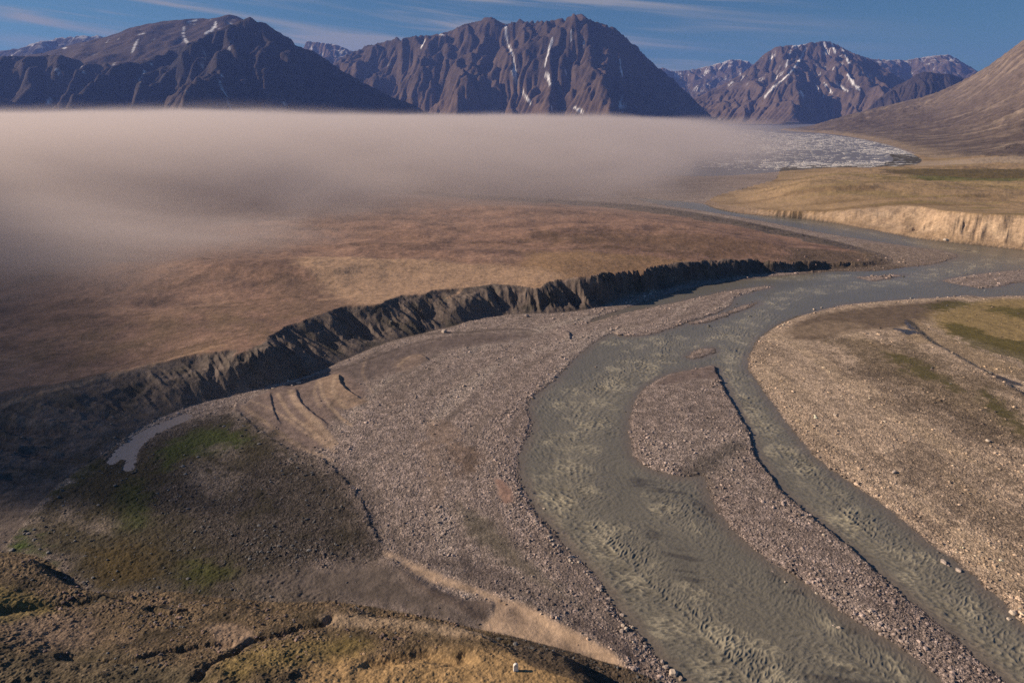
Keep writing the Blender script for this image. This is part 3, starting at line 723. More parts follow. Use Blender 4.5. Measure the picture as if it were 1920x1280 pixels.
for li, (L_, (k_, wd, ra)) in enumerate(zip(LINES, RAP)):
    d, _, s, n = line_dist(cx, cy, spline(G(L_), 4), True)
    d = up(d); s = up(s); n = up(n)
    wgt = np.exp(-d / 7).astype(f32)
    aa = s + 0.35 * np.abs(n)                       # crests sweep back from the current's middle
    w_ = (0.6 * ridged(aa / 2.2 + 0.3 * n_sml, n / 3.4, 300 + li, 2) + 0.6 * ridged(aa / 1.0, n / 1.9, 320 + li, 1) + 0.5 * fbm(aa / 6, n / 5, 330 + li, 2))
    wat += wgt * w_; wsum += wgt
    rapid += wgt * ra * np.exp(-(d / wd) ** 2)
wat /= wsum; rapid /= wsum
for px_, py_, rx_, ry_ in ((1240, 650, 30, 22), (1400, 640, 14, 18), (1080, 760, 12, 20), (1280, 1170, 9, 9), (1500, 520, 60, 10), (1075, 880, 9, 14)):
    rapid = np.maximum(rapid, 0.9 * bump_at(px_, py_, 0, rx_, ry_))
rapid = rapid * (0.65 + 0.6 * sst(-0.3, 0.5, fbm(gx / 25, gy / 25, 341, 3)))
calm = sst(0, -4, dr)
wamp = (0.12 + 0.19 * rapid) * (0.55 + 0.75 * sst(-0.4, 0.4, fbm(gx / 16, gy / 22, 343, 2))) * (0.25 + 0.75 * calm) * (1 + 0.5 * n_mid)
zr = (wat - 0.25) * wamp * sst(900, 250, gy) * 1.0
shal = np.zeros((NR, NC), f32)
for pts in ([(1212, 985), (1240, 1000), (1260, 1020), (1225, 1015)], [(1238, 1030), (1290, 1030), (1312, 1055), (1265, 1052)], [(1255, 1065), (1300, 1068), (1320, 1090), (1275, 1085)], [(1300, 1100), (1360, 1115), (1300, 1105)],
            [(1186, 890), (1240, 905), (1300, 930), (1240, 925), (1190, 915)], [(1290, 930), (1330, 950), (1350, 990), (1310, 960)], [(1435, 1065), (1480, 1090), (1520, 1120), (1470, 1110)], [(1450, 1100), (1500, 1130), (1510, 1145), (1460, 1120)], [(1560, 1160), (1640, 1195), (1700, 1240), (1620, 1200)], [(1500, 1260), (1600, 1255), (1700, 1300), (1560, 1290)]):
    shal = np.maximum(shal, sst(1.6, -1.6, poly(pts, 0, 40) + 0.9 * n_sml + 0.9 * noise(gx / 6, gy / 1.2, 351)))
shal = shal * sst(-0.15, 0.5, noise(gx / 8, gy / 1.7 + gx / 9, 353) + 0.2)
foam = (rapid > 0.35) * sst(0.35, 0.80, wat + 0.35 * n_fin) * sst(-0.1, 0.45, noise(gx / 9, gy / 9, 361)) * sst(-1, -3, dr)
M_river, t, p = material('river_water')
a = nd(t, 'ShaderNodeVertexColor', layer_name='tint'); lk(t, a.outputs['Color'], p.inputs['Base Color'])
p.inputs['Roughness'].default_value = 0.30; p.inputs['IOR'].default_value = 1.33
tcn = nd(t, 'ShaderNodeTexCoord'); n1 = nd(t, 'ShaderNodeTexNoise'); n1.inputs['Scale'].default_value = 1.1; n1.inputs['Detail'].default_value = 4
lk(t, tcn.outputs['Object'], n1.inputs['Vector'])
bp = nd(t, 'ShaderNodeBump'); bp.inputs['Strength'].default_value = 0.6; bp.inputs['Distance'].default_value = 0.22
lk(t, n1.outputs['Fac'], bp.inputs['Height']); lk(t, bp.outputs[0], p.inputs['Normal'])
wc = np.empty((NR, NC, 3), f32); wc[:] = (0.152, 0.143, 0.120)
wc += (np.array((0.190, 0.174, 0.137), f32) - wc) * np.clip(rapid, 0, 1)[..., None]
wc += (np.array((0.055, 0.050, 0.048), f32) - wc) * shal[..., None] * 0.6
wc += (np.array((0.42, 0.375, 0.27), f32) - wc) * np.clip(foam, 0, 1)[..., None] * 0.5
edge_ = sst(-4.5, -0.1, dr + 1.2 * n_sml + 1.6 * n_mid) * 0.7
wc += (np.array((0.165, 0.135, 0.112), f32) - wc) * edge_[..., None]
wc *= (1 + 0.10 * n_mid + 0.22 * np.clip(wat - 0.1, -0.6, 1) * (0.4 + rapid))[..., None]
zw = zr + 0.0
mk = (dr < 1.5) & (gy < 1500)
kf = mk[:-1, :-1] | mk[1:, 1:] | mk[:-1, 1:] | mk[1:, :-1]
V = np.stack([gx, gy, zw], -1).reshape(-1, 3)


def compact(V, F, *arr):
    u, inv = np.unique(F.ravel(), return_inverse=True)
    return (V[u], inv.reshape(F.shape)) + tuple(a[u] for a in arr)


Vc, Fc, wcc = compact(V, grid_faces(NR, NC, kf), wc.reshape(-1, 3))
r = new_mesh('river', Vc, Fc, M_river, True, {'tint': wcc}); r['kind'] = 'structure'
# pond
mk = d_pond < 1.5
kf = mk[:-1, :-1] | mk[1:, 1:]
pc = np.empty((NR, NC, 3), f32); pc[:] = (0.30, 0.25, 0.225)
Vp = np.stack([gx, gy, 0.16 + 0 * gx], -1).reshape(-1, 3)
Vc, Fc, pcc = compact(Vp, grid_faces(NR, NC, kf), pc.reshape(-1, 3))
r = new_mesh('pond', Vc, Fc, M_river, True, {'tint': pcc}); r['kind'] = 'structure'

# ------------------------------------------------------------------ fjord
M_fj, t, p = material('fjord_water')
tcn = nd(t, 'ShaderNodeTexCoord')
mp = nd(t, 'ShaderNodeMapping'); mp.inputs['Scale'].default_value = (0.010, 0.010, 1); lk(t, tcn.outputs['Object'], mp.inputs['Vector'])
n1 = nd(t, 'ShaderNodeTexNoise'); n1.inputs['Scale'].default_value = 8; n1.inputs['Detail'].default_value = 5; lk(t, mp.outputs[0], n1.inputs['Vector'])
p.inputs['Base Color'].default_value = (0.20, 0.19, 0.205, 1); p.inputs['Roughness'].default_value = 0.5; p.inputs['IOR'].default_value = 1.33
bp = nd(t, 'ShaderNodeBump'); bp.inputs['Strength'].default_value = 0.5; bp.inputs['Distance'].default_value = 1.5
lk(t, n1.outputs['Fac'], bp.inputs['Height']); lk(t, bp.outputs[0], p.inputs['Normal'])
fx = np.linspace(-16000, 16000, 80); fy = np.r_[np.linspace(1000, 2400, 20), np.geomspace(2500, 24000, 50)]
X, Y = np.meshgrid(fx, fy)
o = new_mesh('fjord', np.stack([X, Y, 0 * X - 0.05], -1).reshape(-1, 3), grid_faces(len(fy), len(fx)), M_fj, True); o['kind'] = 'structure'

# ------------------------------------------------------------------ mountains
def rock_material(name, c1, c2, snowc=(0.80, 0.80, 0.82), scale=1.0, bump=38.0):
    m, t, p = material(name)
    tcn = nd(t, 'ShaderNodeTexCoord')
    n1 = nd(t, 'ShaderNodeTexNoise'); n1.inputs['Scale'].default_value = 0.006 * scale; n1.inputs['Detail'].default_value = 9; n1.inputs['Roughness'].default_value = 0.65
    lk(t, tcn.outputs['Object'], n1.inputs['Vector'])
    n2 = nd(t, 'ShaderNodeTexNoise'); n2.inputs['Scale'].default_value = 0.0011 * scale; n2.inputs['Detail'].default_value = 4
    lk(t, tcn.outputs['Object'], n2.inputs['Vector'])
    sa = nd(t, 'ShaderNodeAttribute', attribute_name='snow'); ta = nd(t, 'ShaderNodeAttribute', attribute_name='talus')
    f = mth(t, 'ADD', mth(t, 'MULTIPLY', ramp(t, n2.outputs['Fac'], 0.35, 0.65), 0.5), mth(t, 'MULTIPLY', ta.outputs['Fac'], 0.6), clamp=True)
    c = mixc(t, f, c1 + (1,), c2 + (1,))
    vm = nd(t, 'ShaderNodeVectorMath', operation='SCALE'); lk(t, c, vm.inputs[0]); lk(t, ramp(t, n1.outputs['Fac'], 0.3, 0.7, 0.6, 1.4, False), vm.inputs['Scale'])
    c = mixc(t, sa.outputs['Fac'], vm.outputs[0], snowc + (1,))
    lk(t, c, p.inputs['Base Color']); p.inputs['Roughness'].default_value = 0.95; p.inputs['Specular IOR Level'].default_value = 0.1
    bp = nd(t, 'ShaderNodeBump'); bp.inputs['Strength'].default_value = 0.8; bp.inputs['Distance'].default_value = bump
    lk(t, n1.outputs['Fac'], bp.inputs['Height']); lk(t, bp.outputs[0], p.inputs['Normal'])
    return m


def receivers(h, cell):
    ny, nx = h.shape
    best = np.zeros((ny, nx)); rec = np.arange(ny * nx).reshape(ny, nx).copy(); base = rec.copy(); dist = np.full((ny, nx), cell)
    for dy in (-1, 0, 1):
        for dx in (-1, 0, 1):
            if dx == 0 and dy == 0: continue
            dl = cell * math.hypot(dx, dy)
            ys = slice(max(0, -dy), ny - max(0, dy)); xs = slice(max(0, -dx), nx - max(0, dx))
            yt = slice(max(0, dy), ny + min(0, dy)); xt = slice(max(0, dx), nx + min(0, dx))
            sl_ = (h[ys, xs] - h[yt, xt]) / dl
            m = sl_ > best[ys, xs]
            best[ys, xs] = np.where(m, sl_, best[ys, xs]); rec[ys, xs] = np.where(m, base[yt, xt], rec[ys, xs]); dist[ys, xs] = np.where(m, dl, dist[ys, xs])
    return rec.ravel(), dist.ravel()


def erode(h, cell, iters, K, up_=None, m=0.5, creep=0.06):
    ny, nx = h.shape
    fixed = (h <= 0.5).ravel()
    A = None
    for it in range(iters):
        rec, dist = receivers(h, cell)
        hf = h.ravel()
        order = np.argsort(hf)
        ol = order.tolist(); rl = rec.tolist()
        A = [cell * cell] * (ny * nx)
        for i in reversed(ol):
            r_ = rl[i]
            if r_ != i: A[r_] += A[i]
        An = np.array(A)
        F = (K * An ** m / dist)
        hv = hf + (0 if up_ is None else up_.ravel())
        hv = np.where(fixed, np.minimum(hf, 0), hv)
        Fl = F.tolist(); hl_ = hv.tolist()
        for i in ol:
            r_ = rl[i]
            if r_ != i and hl_[r_] < hl_[i]:
                hl_[i] = (hl_[i] + Fl[i] * hl_[r_]) / (1 + Fl[i])
        h = np.array(hl_).reshape(ny, nx)
        h[1:-1, 1:-1] += creep * (h[:-2, 1:-1] + h[2:, 1:-1] + h[1:-1, :-2] + h[1:-1, 2:] - 4 * h[1:-1, 1:-1])
    return h, np.array(A).reshape(ny, nx)


def mountain(name, sil, D, mat, cell=None, slope=0.75, back=0.5, K=0.10, iters=14, seed=0, snow=(0.5, 0.4, 0.2), foot=None, spurs=(), rough=0.10, nxmax=430, smooth_top=0.0, skew=0.0, snow_top=0.0, crag=1.0, streaks=()):
    """a range traced by its skyline: crest at distance D(x), flanks cut by running-water erosion, skyline kept as traced"""
    sil = sorted(sil)
    sx = np.array([s_[0] for s_ in sil], float); sy = np.array([s_[1] for s_ in sil], float)
    Dm = D if not isinstance(D, tuple) else None
    x0, x1 = sx[0], sx[-1]
    tx = (sx - 960) / FPX

    def tanel(px, py):
        a_, fy_, dz = ray(px, py)
        return dz / fy_, a_ / fy_                    # rise per metre of Y, X per metre of Y
    te = np.array([tanel(a_, b_) for a_, b_ in zip(sx, sy)])
    Dc = D if Dm is not None else None
    d0, d1 = (D, D) if Dm is not None else D
    fD = lambda q: d0 + (d1 - d0) * q
    q = (sx - x0) / (x1 - x0)
    RX = te[:, 1] * fD(q); RY = fD(q) + 0 * RX; RZ = np.maximum(H + te[:, 0] * fD(q), 0)
    zmax = RZ.max()
    span = RX[-1] - RX[0]
    if cell is None: cell = max(span / nxmax, 9.0)
    Xs = np.arange(RX[0] - 4 * cell, RX[-1] + 4 * cell, cell)
    f_len = zmax / slope * 1.15; b_len = zmax / back * 0.55
    Ys = np.arange(min(RY) - f_len, max(RY) + b_len, cell)
    X, Y = np.meshgrid(Xs, Ys)
    rz = np.interp(Xs, RX, RZ)[None, :] + 0 * X
    ry = np.interp(Xs, RX, RY)[None, :] + 160 * fbm(X / 900, 0 * X, seed + 3, 3) * (zmax / 1000)
    # crest broken by noise, main ridge plus spurs given as (x, dy, z) rays
    dyy = Y - ry
    h0 = rz - np.where(dyy < 0, -dyy * slope, dyy * back)
    # 2-D cone from the ridge so ends and dips spread properly
    step = max(1, len(Xs) // 90)
    for k in range(0, len(Xs), step):
        hh = rz[0, k] - np.hypot(X - Xs[k], Y - ry[0, k]) * np.where(Y < ry[0, k], slope, back)
        h0 = np.maximum(h0, hh)
    for sp in spurs:                                 # (px, top fraction, length, dx, strength)
        px_, zf, ln, dx_, k_ = sp
        xx = tanel(px_, 220)[1] * fD((px_ - x0) / (x1 - x0)); zz = np.interp(xx, RX, RZ) * zf; yy = np.interp(xx, RX, RY)
        for u in np.linspace(0, 1, 26):
            cxx = xx + dx_ * u; cyy = yy - ln * u; cz = zz * (1 - u) ** 0.9
            h0 = np.maximum(h0, cz - np.hypot(X - cxx, Y - cyy) * k_)
    h0 = np.maximum(h0 + (zmax * rough) * (1.2 * ridged(X / (zmax * 0.5) + 0.4 * fbm(X / 400, Y / 400, seed + 8, 2), Y / (zmax * 1.1), seed + 10, 3) + fbm(X / (zmax * 0.45), Y / (zmax * 0.45), seed + 9, 5)) * sst(0, 0.3 * zmax, h0), 0)
    h0 += rng.random(h0.shape) * cell * 0.25 * (h0 > 1)
    h, A = erode(h0, cell, iters, K, h0 * 0.012)
    # talus: soften lower slopes
    for _ in range(2):
        hs = h.copy(); hs[1:-1, 1:-1] = (h[1:-1, 1:-1] * 2 + h[:-2, 1:-1] + h[2:, 1:-1] + h[1:-1, :-2] + h[1:-1, 2:]) / 6
        wgt_ = sst(0.35, 0.05, h / zmax) * 0.9 + 0.15
        h = h * (1 - wgt_) + hs * wgt_
    if smooth_top > 0:
        for _ in range(6):
            hs = h.copy(); hs[1:-1, 1:-1] = (h[:-2, 1:-1] + h[2:, 1:-1] + h[1:-1, :-2] + h[1:-1, 2:]) / 4
            h = h * (1 - smooth_top) + hs * smooth_top
    gyy, gxx = np.gradient(h, cell)
    wx_ = X + 120 * fbm(X / 350, Y / 350, seed + 33, 3); wy_ = Y + 120 * fbm(X / 350, Y / 350, seed + 34, 3)
    cr_ = ridged(wx_ / 240, wy_ / 300, seed + 31, 5)
    h = h + crag * 55 * (cr_ - 0.25) * sst(0.2, 0.8, np.hypot(gxx, gyy)) * sst(20, 250, h)
    # keep the traced skyline
    tX = X / Y
    bins = np.arange(tX.min(), tX.max(), 1.5 * cell / np.mean(Ys))
    bi = np.clip(np.digitize(tX, bins) - 1, 0, len(bins) - 1)
    elev = np.where(h > 0.04 * zmax, (h - H) / Y, -1)
    cur = np.full(len(bins), -1.0); np.maximum.at(cur, bi.ravel(), elev.ravel())
    arg = np.zeros(len(bins))
    tgt = np.interp(bins, te[:, 1], te[:, 0])
    Yb = np.full(len(bins), float(np.mean(RY)))
    fsc = np.where(cur > -1, (tgt * Yb + H) / np.maximum(cur * Yb + H, 20), 1.0)
    fsc = np.clip(fsc, 0.2, 3.0)
    ker = np.array([1, 2, 3, 2, 1.0]); ker /= ker.sum()
    fs2 = np.convolve(np.pad(fsc, 2, 'edge'), ker, 'valid')
    fmap = np.interp(tX, bins, fs2)
    h = h * fmap
    gyy, gxx = np.gradient(h, cell)
    slp = np.hypot(gxx, gyy)
    lap = np.zeros_like(h); lap[1:-1, 1:-1] = (h[:-2, 1:-1] + h[2:, 1:-1] + h[1:-1, :-2] + h[1:-1, 2:] - 4 * h[1:-1, 1:-1]) / cell
    la = np.log10(A / (cell * cell))
    thr, hi_, dens = snow
    ns = fbm(X / (zmax * 0.16), Y / (zmax * 0.16), seed + 21, 4)
    sn = sst(0.05, 0.35, lap + 0.10 * (la - 1.0)) * sst(thr, thr + 0.25, h / zmax) * sst(0.15 - dens, 0.45 - dens, ns) * sst(0.3, 0.8, la)
    sn = np.maximum(sn, snow_top * sst(0.75, 0.5, slp) * sst(0.80, 0.92, h / zmax + 0.15 * ns))
    tal = sst(0.45, 0.12, h / zmax)
    if streaks:                                      # snow gullies read off the photograph
        den_ = Y * CT + (h - H) * -ST
        ppx = 960 + FPX * X / den_; ppy = 640 - FPX * (Y * ST + (h - H) * CT) / den_
        wb = 3.4 * fbm(X / 70, Y / 70, seed + 35, 4)
        for st_, wd_ in streaks:
            L_ = spline(np.array([(a_[0], a_[1], 0) for a_ in st_], float), 3)
            m_ = (ppx > L_[:, 0].min() - 12) & (ppx < L_[:, 0].max() + 12) & (ppy > L_[:, 1].min() - 12) & (ppy < L_[:, 1].max() + 12)
            if not m_.any(): continue
            dd_ = line_dist(ppx[m_], ppy[m_], L_) + wb[m_]
            sn[m_] = np.maximum(sn[m_], sst(wd_ * 0.75 + 0.6, wd_ * 0.75 - 0.6, dd_))
    zz = np.where(h <= 0.5, -3, h)
    F = grid_faces(len(Ys), len(Xs))
    kz = (zz.ravel()[F] > -2).any(1)
    Vv, Ff, s_, t_ = compact(np.stack([X, Y, zz], -1).reshape(-1, 3), F[kz], np.clip(sn, 0, 1).ravel(), tal.ravel())
    o = new_mesh(name, Vv, Ff, mat, True, {'snow': s_, 'talus': t_})
    o['kind'] = 'structure'
    print(name, h.shape, round(cell, 1), round(time.time() - T0, 1))
    return o


M_dark = rock_material('dark_rock', (0.032, 0.028, 0.030), (0.078, 0.057, 0.046))
M_brown = rock_material('brown_rock', (0.066, 0.047, 0.040), (0.082, 0.060, 0.048))
M_mid = rock_material('grey_brown_rock', (0.068, 0.050, 0.040), (0.130, 0.090, 0.066))
M_far = rock_material('far_rock', (0.085, 0.062, 0.050), (0.140, 0.100, 0.075))

mountain('mountain', [(-420, 215), (-250, 150), (-100, 112), (0, 106), (60, 105), (110, 103), (160, 118), (215, 122), (265, 112), (330, 92), (380, 66), (430, 46), (452, 38), (466, 31), (480, 38), (500, 47), (520, 61), (545, 72), (560, 88), (590, 98), (620, 118), (650, 138), (680, 156),
          (730, 180), (770, 196), (800, 212), (850, 224)], (6900, 7700), M_dark, slope=0.80, K=0.075, seed=11, snow=(0.12, 1, -0.35), spurs=[(20, 0.95, 1300, -100, 1.0), (110, 0.95, 1500, 130, 0.95), (215, 0.93, 1300, -250, 1.0), (290, 0.93, 1700, -200, 1.0), (380, 0.9, 1400, -150, 1.0), (466, 0.97, 2000, 150, 0.92), (530, 0.93, 1300, 250, 1.0), (610, 0.93, 1200, 300, 1.0), (690, 0.9, 900, 200, 1.0)], iters=16, rough=0.16, streaks=[([(418, 140), (412, 155), (424, 180), (432, 205)], 0.9), ([(285, 120), (262, 150), (270, 190)], 0.8), ([(150, 115), (158, 140)], 0.8), ([(105, 130), (118, 148)], 0.6), ([(100, 172), (88, 195)], 0.8), ([(433, 80), (428, 100)], 0.9), ([(384, 100), (380, 125)], 0.7), ([(536, 192), (526, 206)], 1.2), ([(350, 170), (352, 173)], 1.2)])
mountain('mountain', [(-420, 160), (-200, 130), (0, 112), (90, 96), (150, 80), (200, 68), (250, 50), (300, 40), (350, 36), (400, 34), (430, 27), (450, 34), (480, 48), (520, 80), (600, 150), (660, 215)], 9600, M_brown, slope=0.42, K=0.02, seed=23, snow=(0.5, 1, -0.05), rough=0.05, smooth_top=0.5, iters=8, crag=0.2, streaks=[([(345, 52), (344, 68), (351, 80)], 2.0), ([(405, 42), (400, 54), (386, 62)], 3.0), ([(258, 74), (247, 100)], 1.6), ([(215, 118), (213, 122)], 1.4), ([(190, 128), (192, 132)], 1.6), ([(270, 62), (260, 66)], 1.2), ([(352, 42), (368, 38)], 1.2), ([(118, 90), (122, 90)], 1.4), ([(200, 80), (204, 76)], 1.0)])
mountain('mountain', [(560, 215), (600, 150), (640, 108), (660, 97), (700, 82), (750, 72), (800, 66), (830, 62), (860, 50), (890, 40), (912, 32), (935, 40), (948, 47), (965, 41), (985, 38), (1010, 40), (1040, 38), (1062, 33), (1085, 25), (1105, 34), (1125, 44), (1145, 46), (1170, 68), (1195, 90),
          (1220, 115), (1250, 138), (1280, 165), (1310, 195), (1335, 218), (1360, 234)], (12600, 9000), M_mid, slope=0.95, K=0.055, seed=37, snow=(0.10, 1, -0.28), spurs=[(700, 0.95, 1200, -300, 1.15), (775, 0.95, 1500, -420, 1.15), (850, 0.93, 1500, -300, 1.2), (912, 0.98, 2000, -380, 1.1), (985, 0.93, 1500, -60, 1.25), (1035, 0.95, 1900, -150, 1.2), (1085, 0.98, 2100, 220, 1.1), (1150, 0.95, 1500, 260, 1.2)], iters=13, rough=0.20, crag=1.7, streaks=[([(948, 48), (952, 80), (962, 105), (966, 135), (970, 158)], 1.5), ([(962, 132), (968, 155)], 3.0), ([(980, 175), (994, 192)], 2.4), ([(1036, 72), (1028, 98), (1022, 124)], 1.5), ([(1025, 140), (1032, 158)], 3.0), ([(1072, 55), (1071, 75)], 1.6), ([(1095, 80), (1094, 95)], 1.2), ([(1162, 110), (1164, 128), (1168, 150)], 1.0), ([(1166, 180), (1163, 200), (1172, 198)], 3.0), ([(1078, 202), (1092, 210)], 2.0), ([(1034, 200), (1035, 206)], 1.6), ([(1060, 130), (1062, 142)], 1.4), ([(798, 75), (790, 88)], 1.4), ([(735, 120), (728, 124)], 1.0), ([(826, 65), (832, 66)], 1.4)])
mountain('mountain', [(1255, 234), (1285, 192), (1310, 180), (1340, 166), (1370, 150), (1400, 132), (1430, 103), (1455, 88), (1480, 85), (1500, 84), (1520, 80), (1545, 77), (1570, 84), (1600, 100), (1630, 110), (1660, 130), (1690, 148), (1720, 165), (1760, 190), (1820, 220), (1860, 232)], 13500, M_far, slope=0.62, K=0.085, seed=41, snow=(0.35, 1, 0.0), spurs=[(1370, 0.9, 1500, -300, 0.8), (1455, 0.93, 2900, -800, 0.75), (1500, 0.9, 2300, -500, 0.85), (1545, 0.97, 3000, -150, 0.75), (1600, 0.93, 2200, 250, 0.85), (1660, 0.9, 2000, 300, 0.85)], iters=16, rough=0.14, streaks=[([(1510, 92), (1498, 115), (1478, 140), (1450, 165), (1434, 182)], 1.8), ([(1482, 95), (1474, 125)], 1.0), ([(1545, 80), (1550, 100)], 1.8), ([(1560, 82), (1566, 100)], 1.5), ([(1580, 92), (1592, 118)], 1.6), ([(1590, 140), (1600, 158), (1612, 168)], 2.4), ([(1570, 158), (1590, 172)], 1.6), ([(1545, 155), (1560, 175)], 1.4), ([(1530, 160), (1545, 182)], 1.0), ([(1500, 84), (1485, 88)], 2.0), ([(1514, 80), (1506, 84)], 2.0), ([(1500, 172), (1506, 180)], 1.8), ([(1366, 160), (1374, 154)], 1.2)])
mountain('mountain', [(1600, 232), (1650, 182), (1680, 160), (1700, 152), (1715, 140), (1735, 134), (1760, 138), (1785, 140), (1805, 146), (1840, 160), (1900, 178), (1960, 200)], 10500, M_dark, slope=1.1, K=0.08, seed=47, snow=(0.9, 1, -0.3), iters=12, nxmax=300)
mountain('mountain', [(1500, 180), (1560, 140), (1610, 108), (1650, 112), (1700, 112), (1740, 106), (1778, 102), (1800, 114), (1830, 132), (1870, 158), (1950, 200)], 17500, M_far, slope=0.6, K=0.05, seed=53, snow=(0.5, 1, 0.0), snow_top=0.5, iters=10, nxmax=300)
mountain('mountain', [(1190, 200), (1225, 150), (1240, 126), (1262, 134), (1290, 132), (1320, 126), (1350, 118), (1372, 111), (1400, 114), (1440, 140), (1500, 200)], 19000, M_far, slope=0.55, K=0.05, seed=59, snow=(0.3, 1, 0.12), snow_top=0.7, iters=10, nxmax=280)
mountain('mountain', [(520, 200), (550, 120), (575, 77), (600, 80), (630, 84), (655, 94), (675, 98), (720, 150), (760, 200)], 16500, M_far, slope=0.6, K=0.05, seed=61, snow=(0.3, 1, 0.12), snow_top=0.7, iters=10, nxmax=220)
mountain('mountain', [(-400, 190), (-200, 120), (-60, 104), (0, 95), (40, 90), (70, 78), (110, 72), (150, 67), (190, 68), (230, 90), (330, 180)], 14500, M_dark, slope=0.5, K=0.04, seed=67, snow=(0.5, 1, 0.1), snow_top=0.5, iters=10, nxmax=280)

# near mountain side on the right of the fjord
def right_slope():
    t0 = (1400 - 960) / FPX; t1 = 1.75
    tt = np.linspace(t0, t1, 760); Ys = np.geomspace(1050, 9500, 620)
    Tg, Y = np.meshgrid(tt, Ys); X = Tg * Y
    foot = spline(G([(1440, 240), (1480, 246), (1540, 250), (1600, 258), (1660, 271), (1702, 284), (1735, 296), (1800, 300), (1920, 303), (2100, 308), (2400, 315), (3000, 330)]), 3)
    d, _, s, n = line_dist(X[::4, ::4], Y[::4, ::4], foot, True)
    iy = np.linspace(0, d.shape[0] - 1, Y.shape[0]); ix = np.linspace(0, d.shape[1] - 1, Y.shape[1])

    def upl(A):
        r0_ = np.minimum(iy.astype(int), A.shape[0] - 2); fr_ = (iy - r0_)[:, None]; B = A[r0_] * (1 - fr_) + A[r0_ + 1] * fr_
        q0 = np.minimum(ix.astype(int), A.shape[1] - 2); fq = (ix - q0)[None]; return B[:, q0] * (1 - fq) + B[:, q0 + 1] * fq
    n = -upl(n); s = upl(s)
    if np.median(n[-50:, -50:]) < 0 and False: n = -n
    ins = inside(X, Y, np.vstack([foot, [(9000, 700, 0), (30000, 12000, 0), (3000, 14000, 0)]]))
    dd = np.where(ins, np.abs(n), -np.abs(n))
    dd = np.maximum(dd, 0)
    h = 0.10 * dd + 0.42 * np.maximum(dd - 260, 0) ** 1.0 * sst(200, 1400, dd)
    h = np.minimum(h, 2000)
    # ridge line limit: fall away behind the crest
    warp = fbm(X / 400, Y / 400, 401, 4)
    st_ = ridged(s / 130 + 0.8 * warp, dd / 1300, 403, 4)
    st2_ = fbm(s / 35 + 1.5 * warp, dd / 500, 405, 4)
    amp_ = sst(60, 600, dd)
    h = h + amp_ * (42 * st_ + 16 * st2_ + 30 * warp) + sst(0, 60, dd) * (5 + 4 * fbm(X / 60, Y / 60, 407, 4) * 2)
    crest = 1900 + 2600 * sst(1.30, 0.42, Tg)                    # distance of the crest, further away towards the fjord
    silx = np.array([1440, 1480, 1520, 1560, 1600, 1640, 1680, 1700, 1730, 1760, 1800, 1830, 1850, 1880, 1920, 2000, 2100, 2400, 3200.])
    sily = np.array([243, 241, 236, 224, 213, 203, 194, 189, 182, 172, 154, 137, 126, 104, 74, 20, -40, -160, -300.])
    te_ = np.array([(ray(a_, b_)[2] / ray(a_, b_)[1], ray(a_, b_)[0] / ray(a_, b_)[1]) for a_, b_ in zip(silx, sily)])
    tg = np.interp(tt, te_[:, 1], te_[:, 0])
    crest = crest * 1.35
    ztop = H + tg[None] * Y
    jag = 1 + 0.02 * fbm(tt * 60, tt * 0, 409, 4)[None]
    cz = np.maximum(H + tg[None] * crest[0][None] * jag, 4)
    over = np.maximum(Y - crest, 0)
    # scale so each column reaches its traced crest height at the crest distance
    k0 = np.array([np.interp(crest[0, j], Ys, h[:, j]) for j in range(len(tt))])
    sc = cz[0] / np.maximum(k0, 5)
    ker = np.ones(21) / 21; sc = np.convolve(np.pad(sc, 10, 'edge'), ker, 'valid')
    h = h * np.clip(sc, 0.02, 3)[None]
    h = np.where(over > 0, np.minimum(h, cz) - over * 0.35, h)
    h = np.minimum(h, ztop * 1.0 + 0 * h + 0.0) if False else h
    el = (h - H) / Y
    cur = el.max(0); Yc = Ys[el.argmax(0)]
    f2 = (tg * Yc + H) / np.maximum(cur * Yc + H, 4)
    ker = np.ones(5) / 5; f2 = np.convolve(np.pad(np.clip(f2, 0.1, 3), 2, 'edge'), ker, 'valid')
    h = h * f2[None]
    h = np.where(dd <= 0, -4, h)
    sn = sst(0.25, 0.5, fbm(s / 45, dd / 160, 411, 3) - 0.1) * sst(600, 900, dd) * 0 
    pal = sst(0.0, 0.5, st2_ + 0.5 * noise(s / 300, dd / 900, 413))
    drk = sst(0.0, 0.4, fbm(s / 90 + warp, dd / 260, 415, 4) + 0.25) * (0.35 + 0.65 * sst(1100, 350, dd))
    c = np.empty(h.shape + (3,), f32); c[:] = (0.135, 0.102, 0.082)
    c += (np.array((0.30, 0.235, 0.18), f32) - c) * (pal * 0.65)[..., None]
    c += (np.array((0.070, 0.050, 0.045), f32) - c) * (drk * 0.75)[..., None]
    c += (np.array((0.30, 0.225, 0.15), f32) - c) * (sst(110, 20, dd) * 0.6)[..., None]
    m, t, p = material('scree')
    a = nd(t, 'ShaderNodeVertexColor', layer_name='tint'); tcn = nd(t, 'ShaderNodeTexCoord')
    n1_ = nd(t, 'ShaderNodeTexNoise'); n1_.inputs['Scale'].default_value = 0.03; n1_.inputs['Detail'].default_value = 8; n1_.inputs['Roughness'].default_value = 0.7
    lk(t, tcn.outputs['Object'], n1_.inputs['Vector'])
    vm = nd(t, 'ShaderNodeVectorMath', operation='SCALE'); lk(t, a.outputs['Color'], vm.inputs[0]); lk(t, ramp(t, n1_.outputs['Fac'], 0.3, 0.7, 0.55, 1.45, False), vm.inputs['Scale'])
    lk(t, vm.outputs[0], p.inputs['Base Color']); p.inputs['Roughness'].default_value = 0.95
    bp = nd(t, 'ShaderNodeBump'); bp.inputs['Strength'].default_value = 0.8; bp.inputs['Distance'].default_value = 7
    lk(t, n1_.outputs['Fac'], bp.inputs['Height']); lk(t, bp.outputs[0], p.inputs['Normal'])
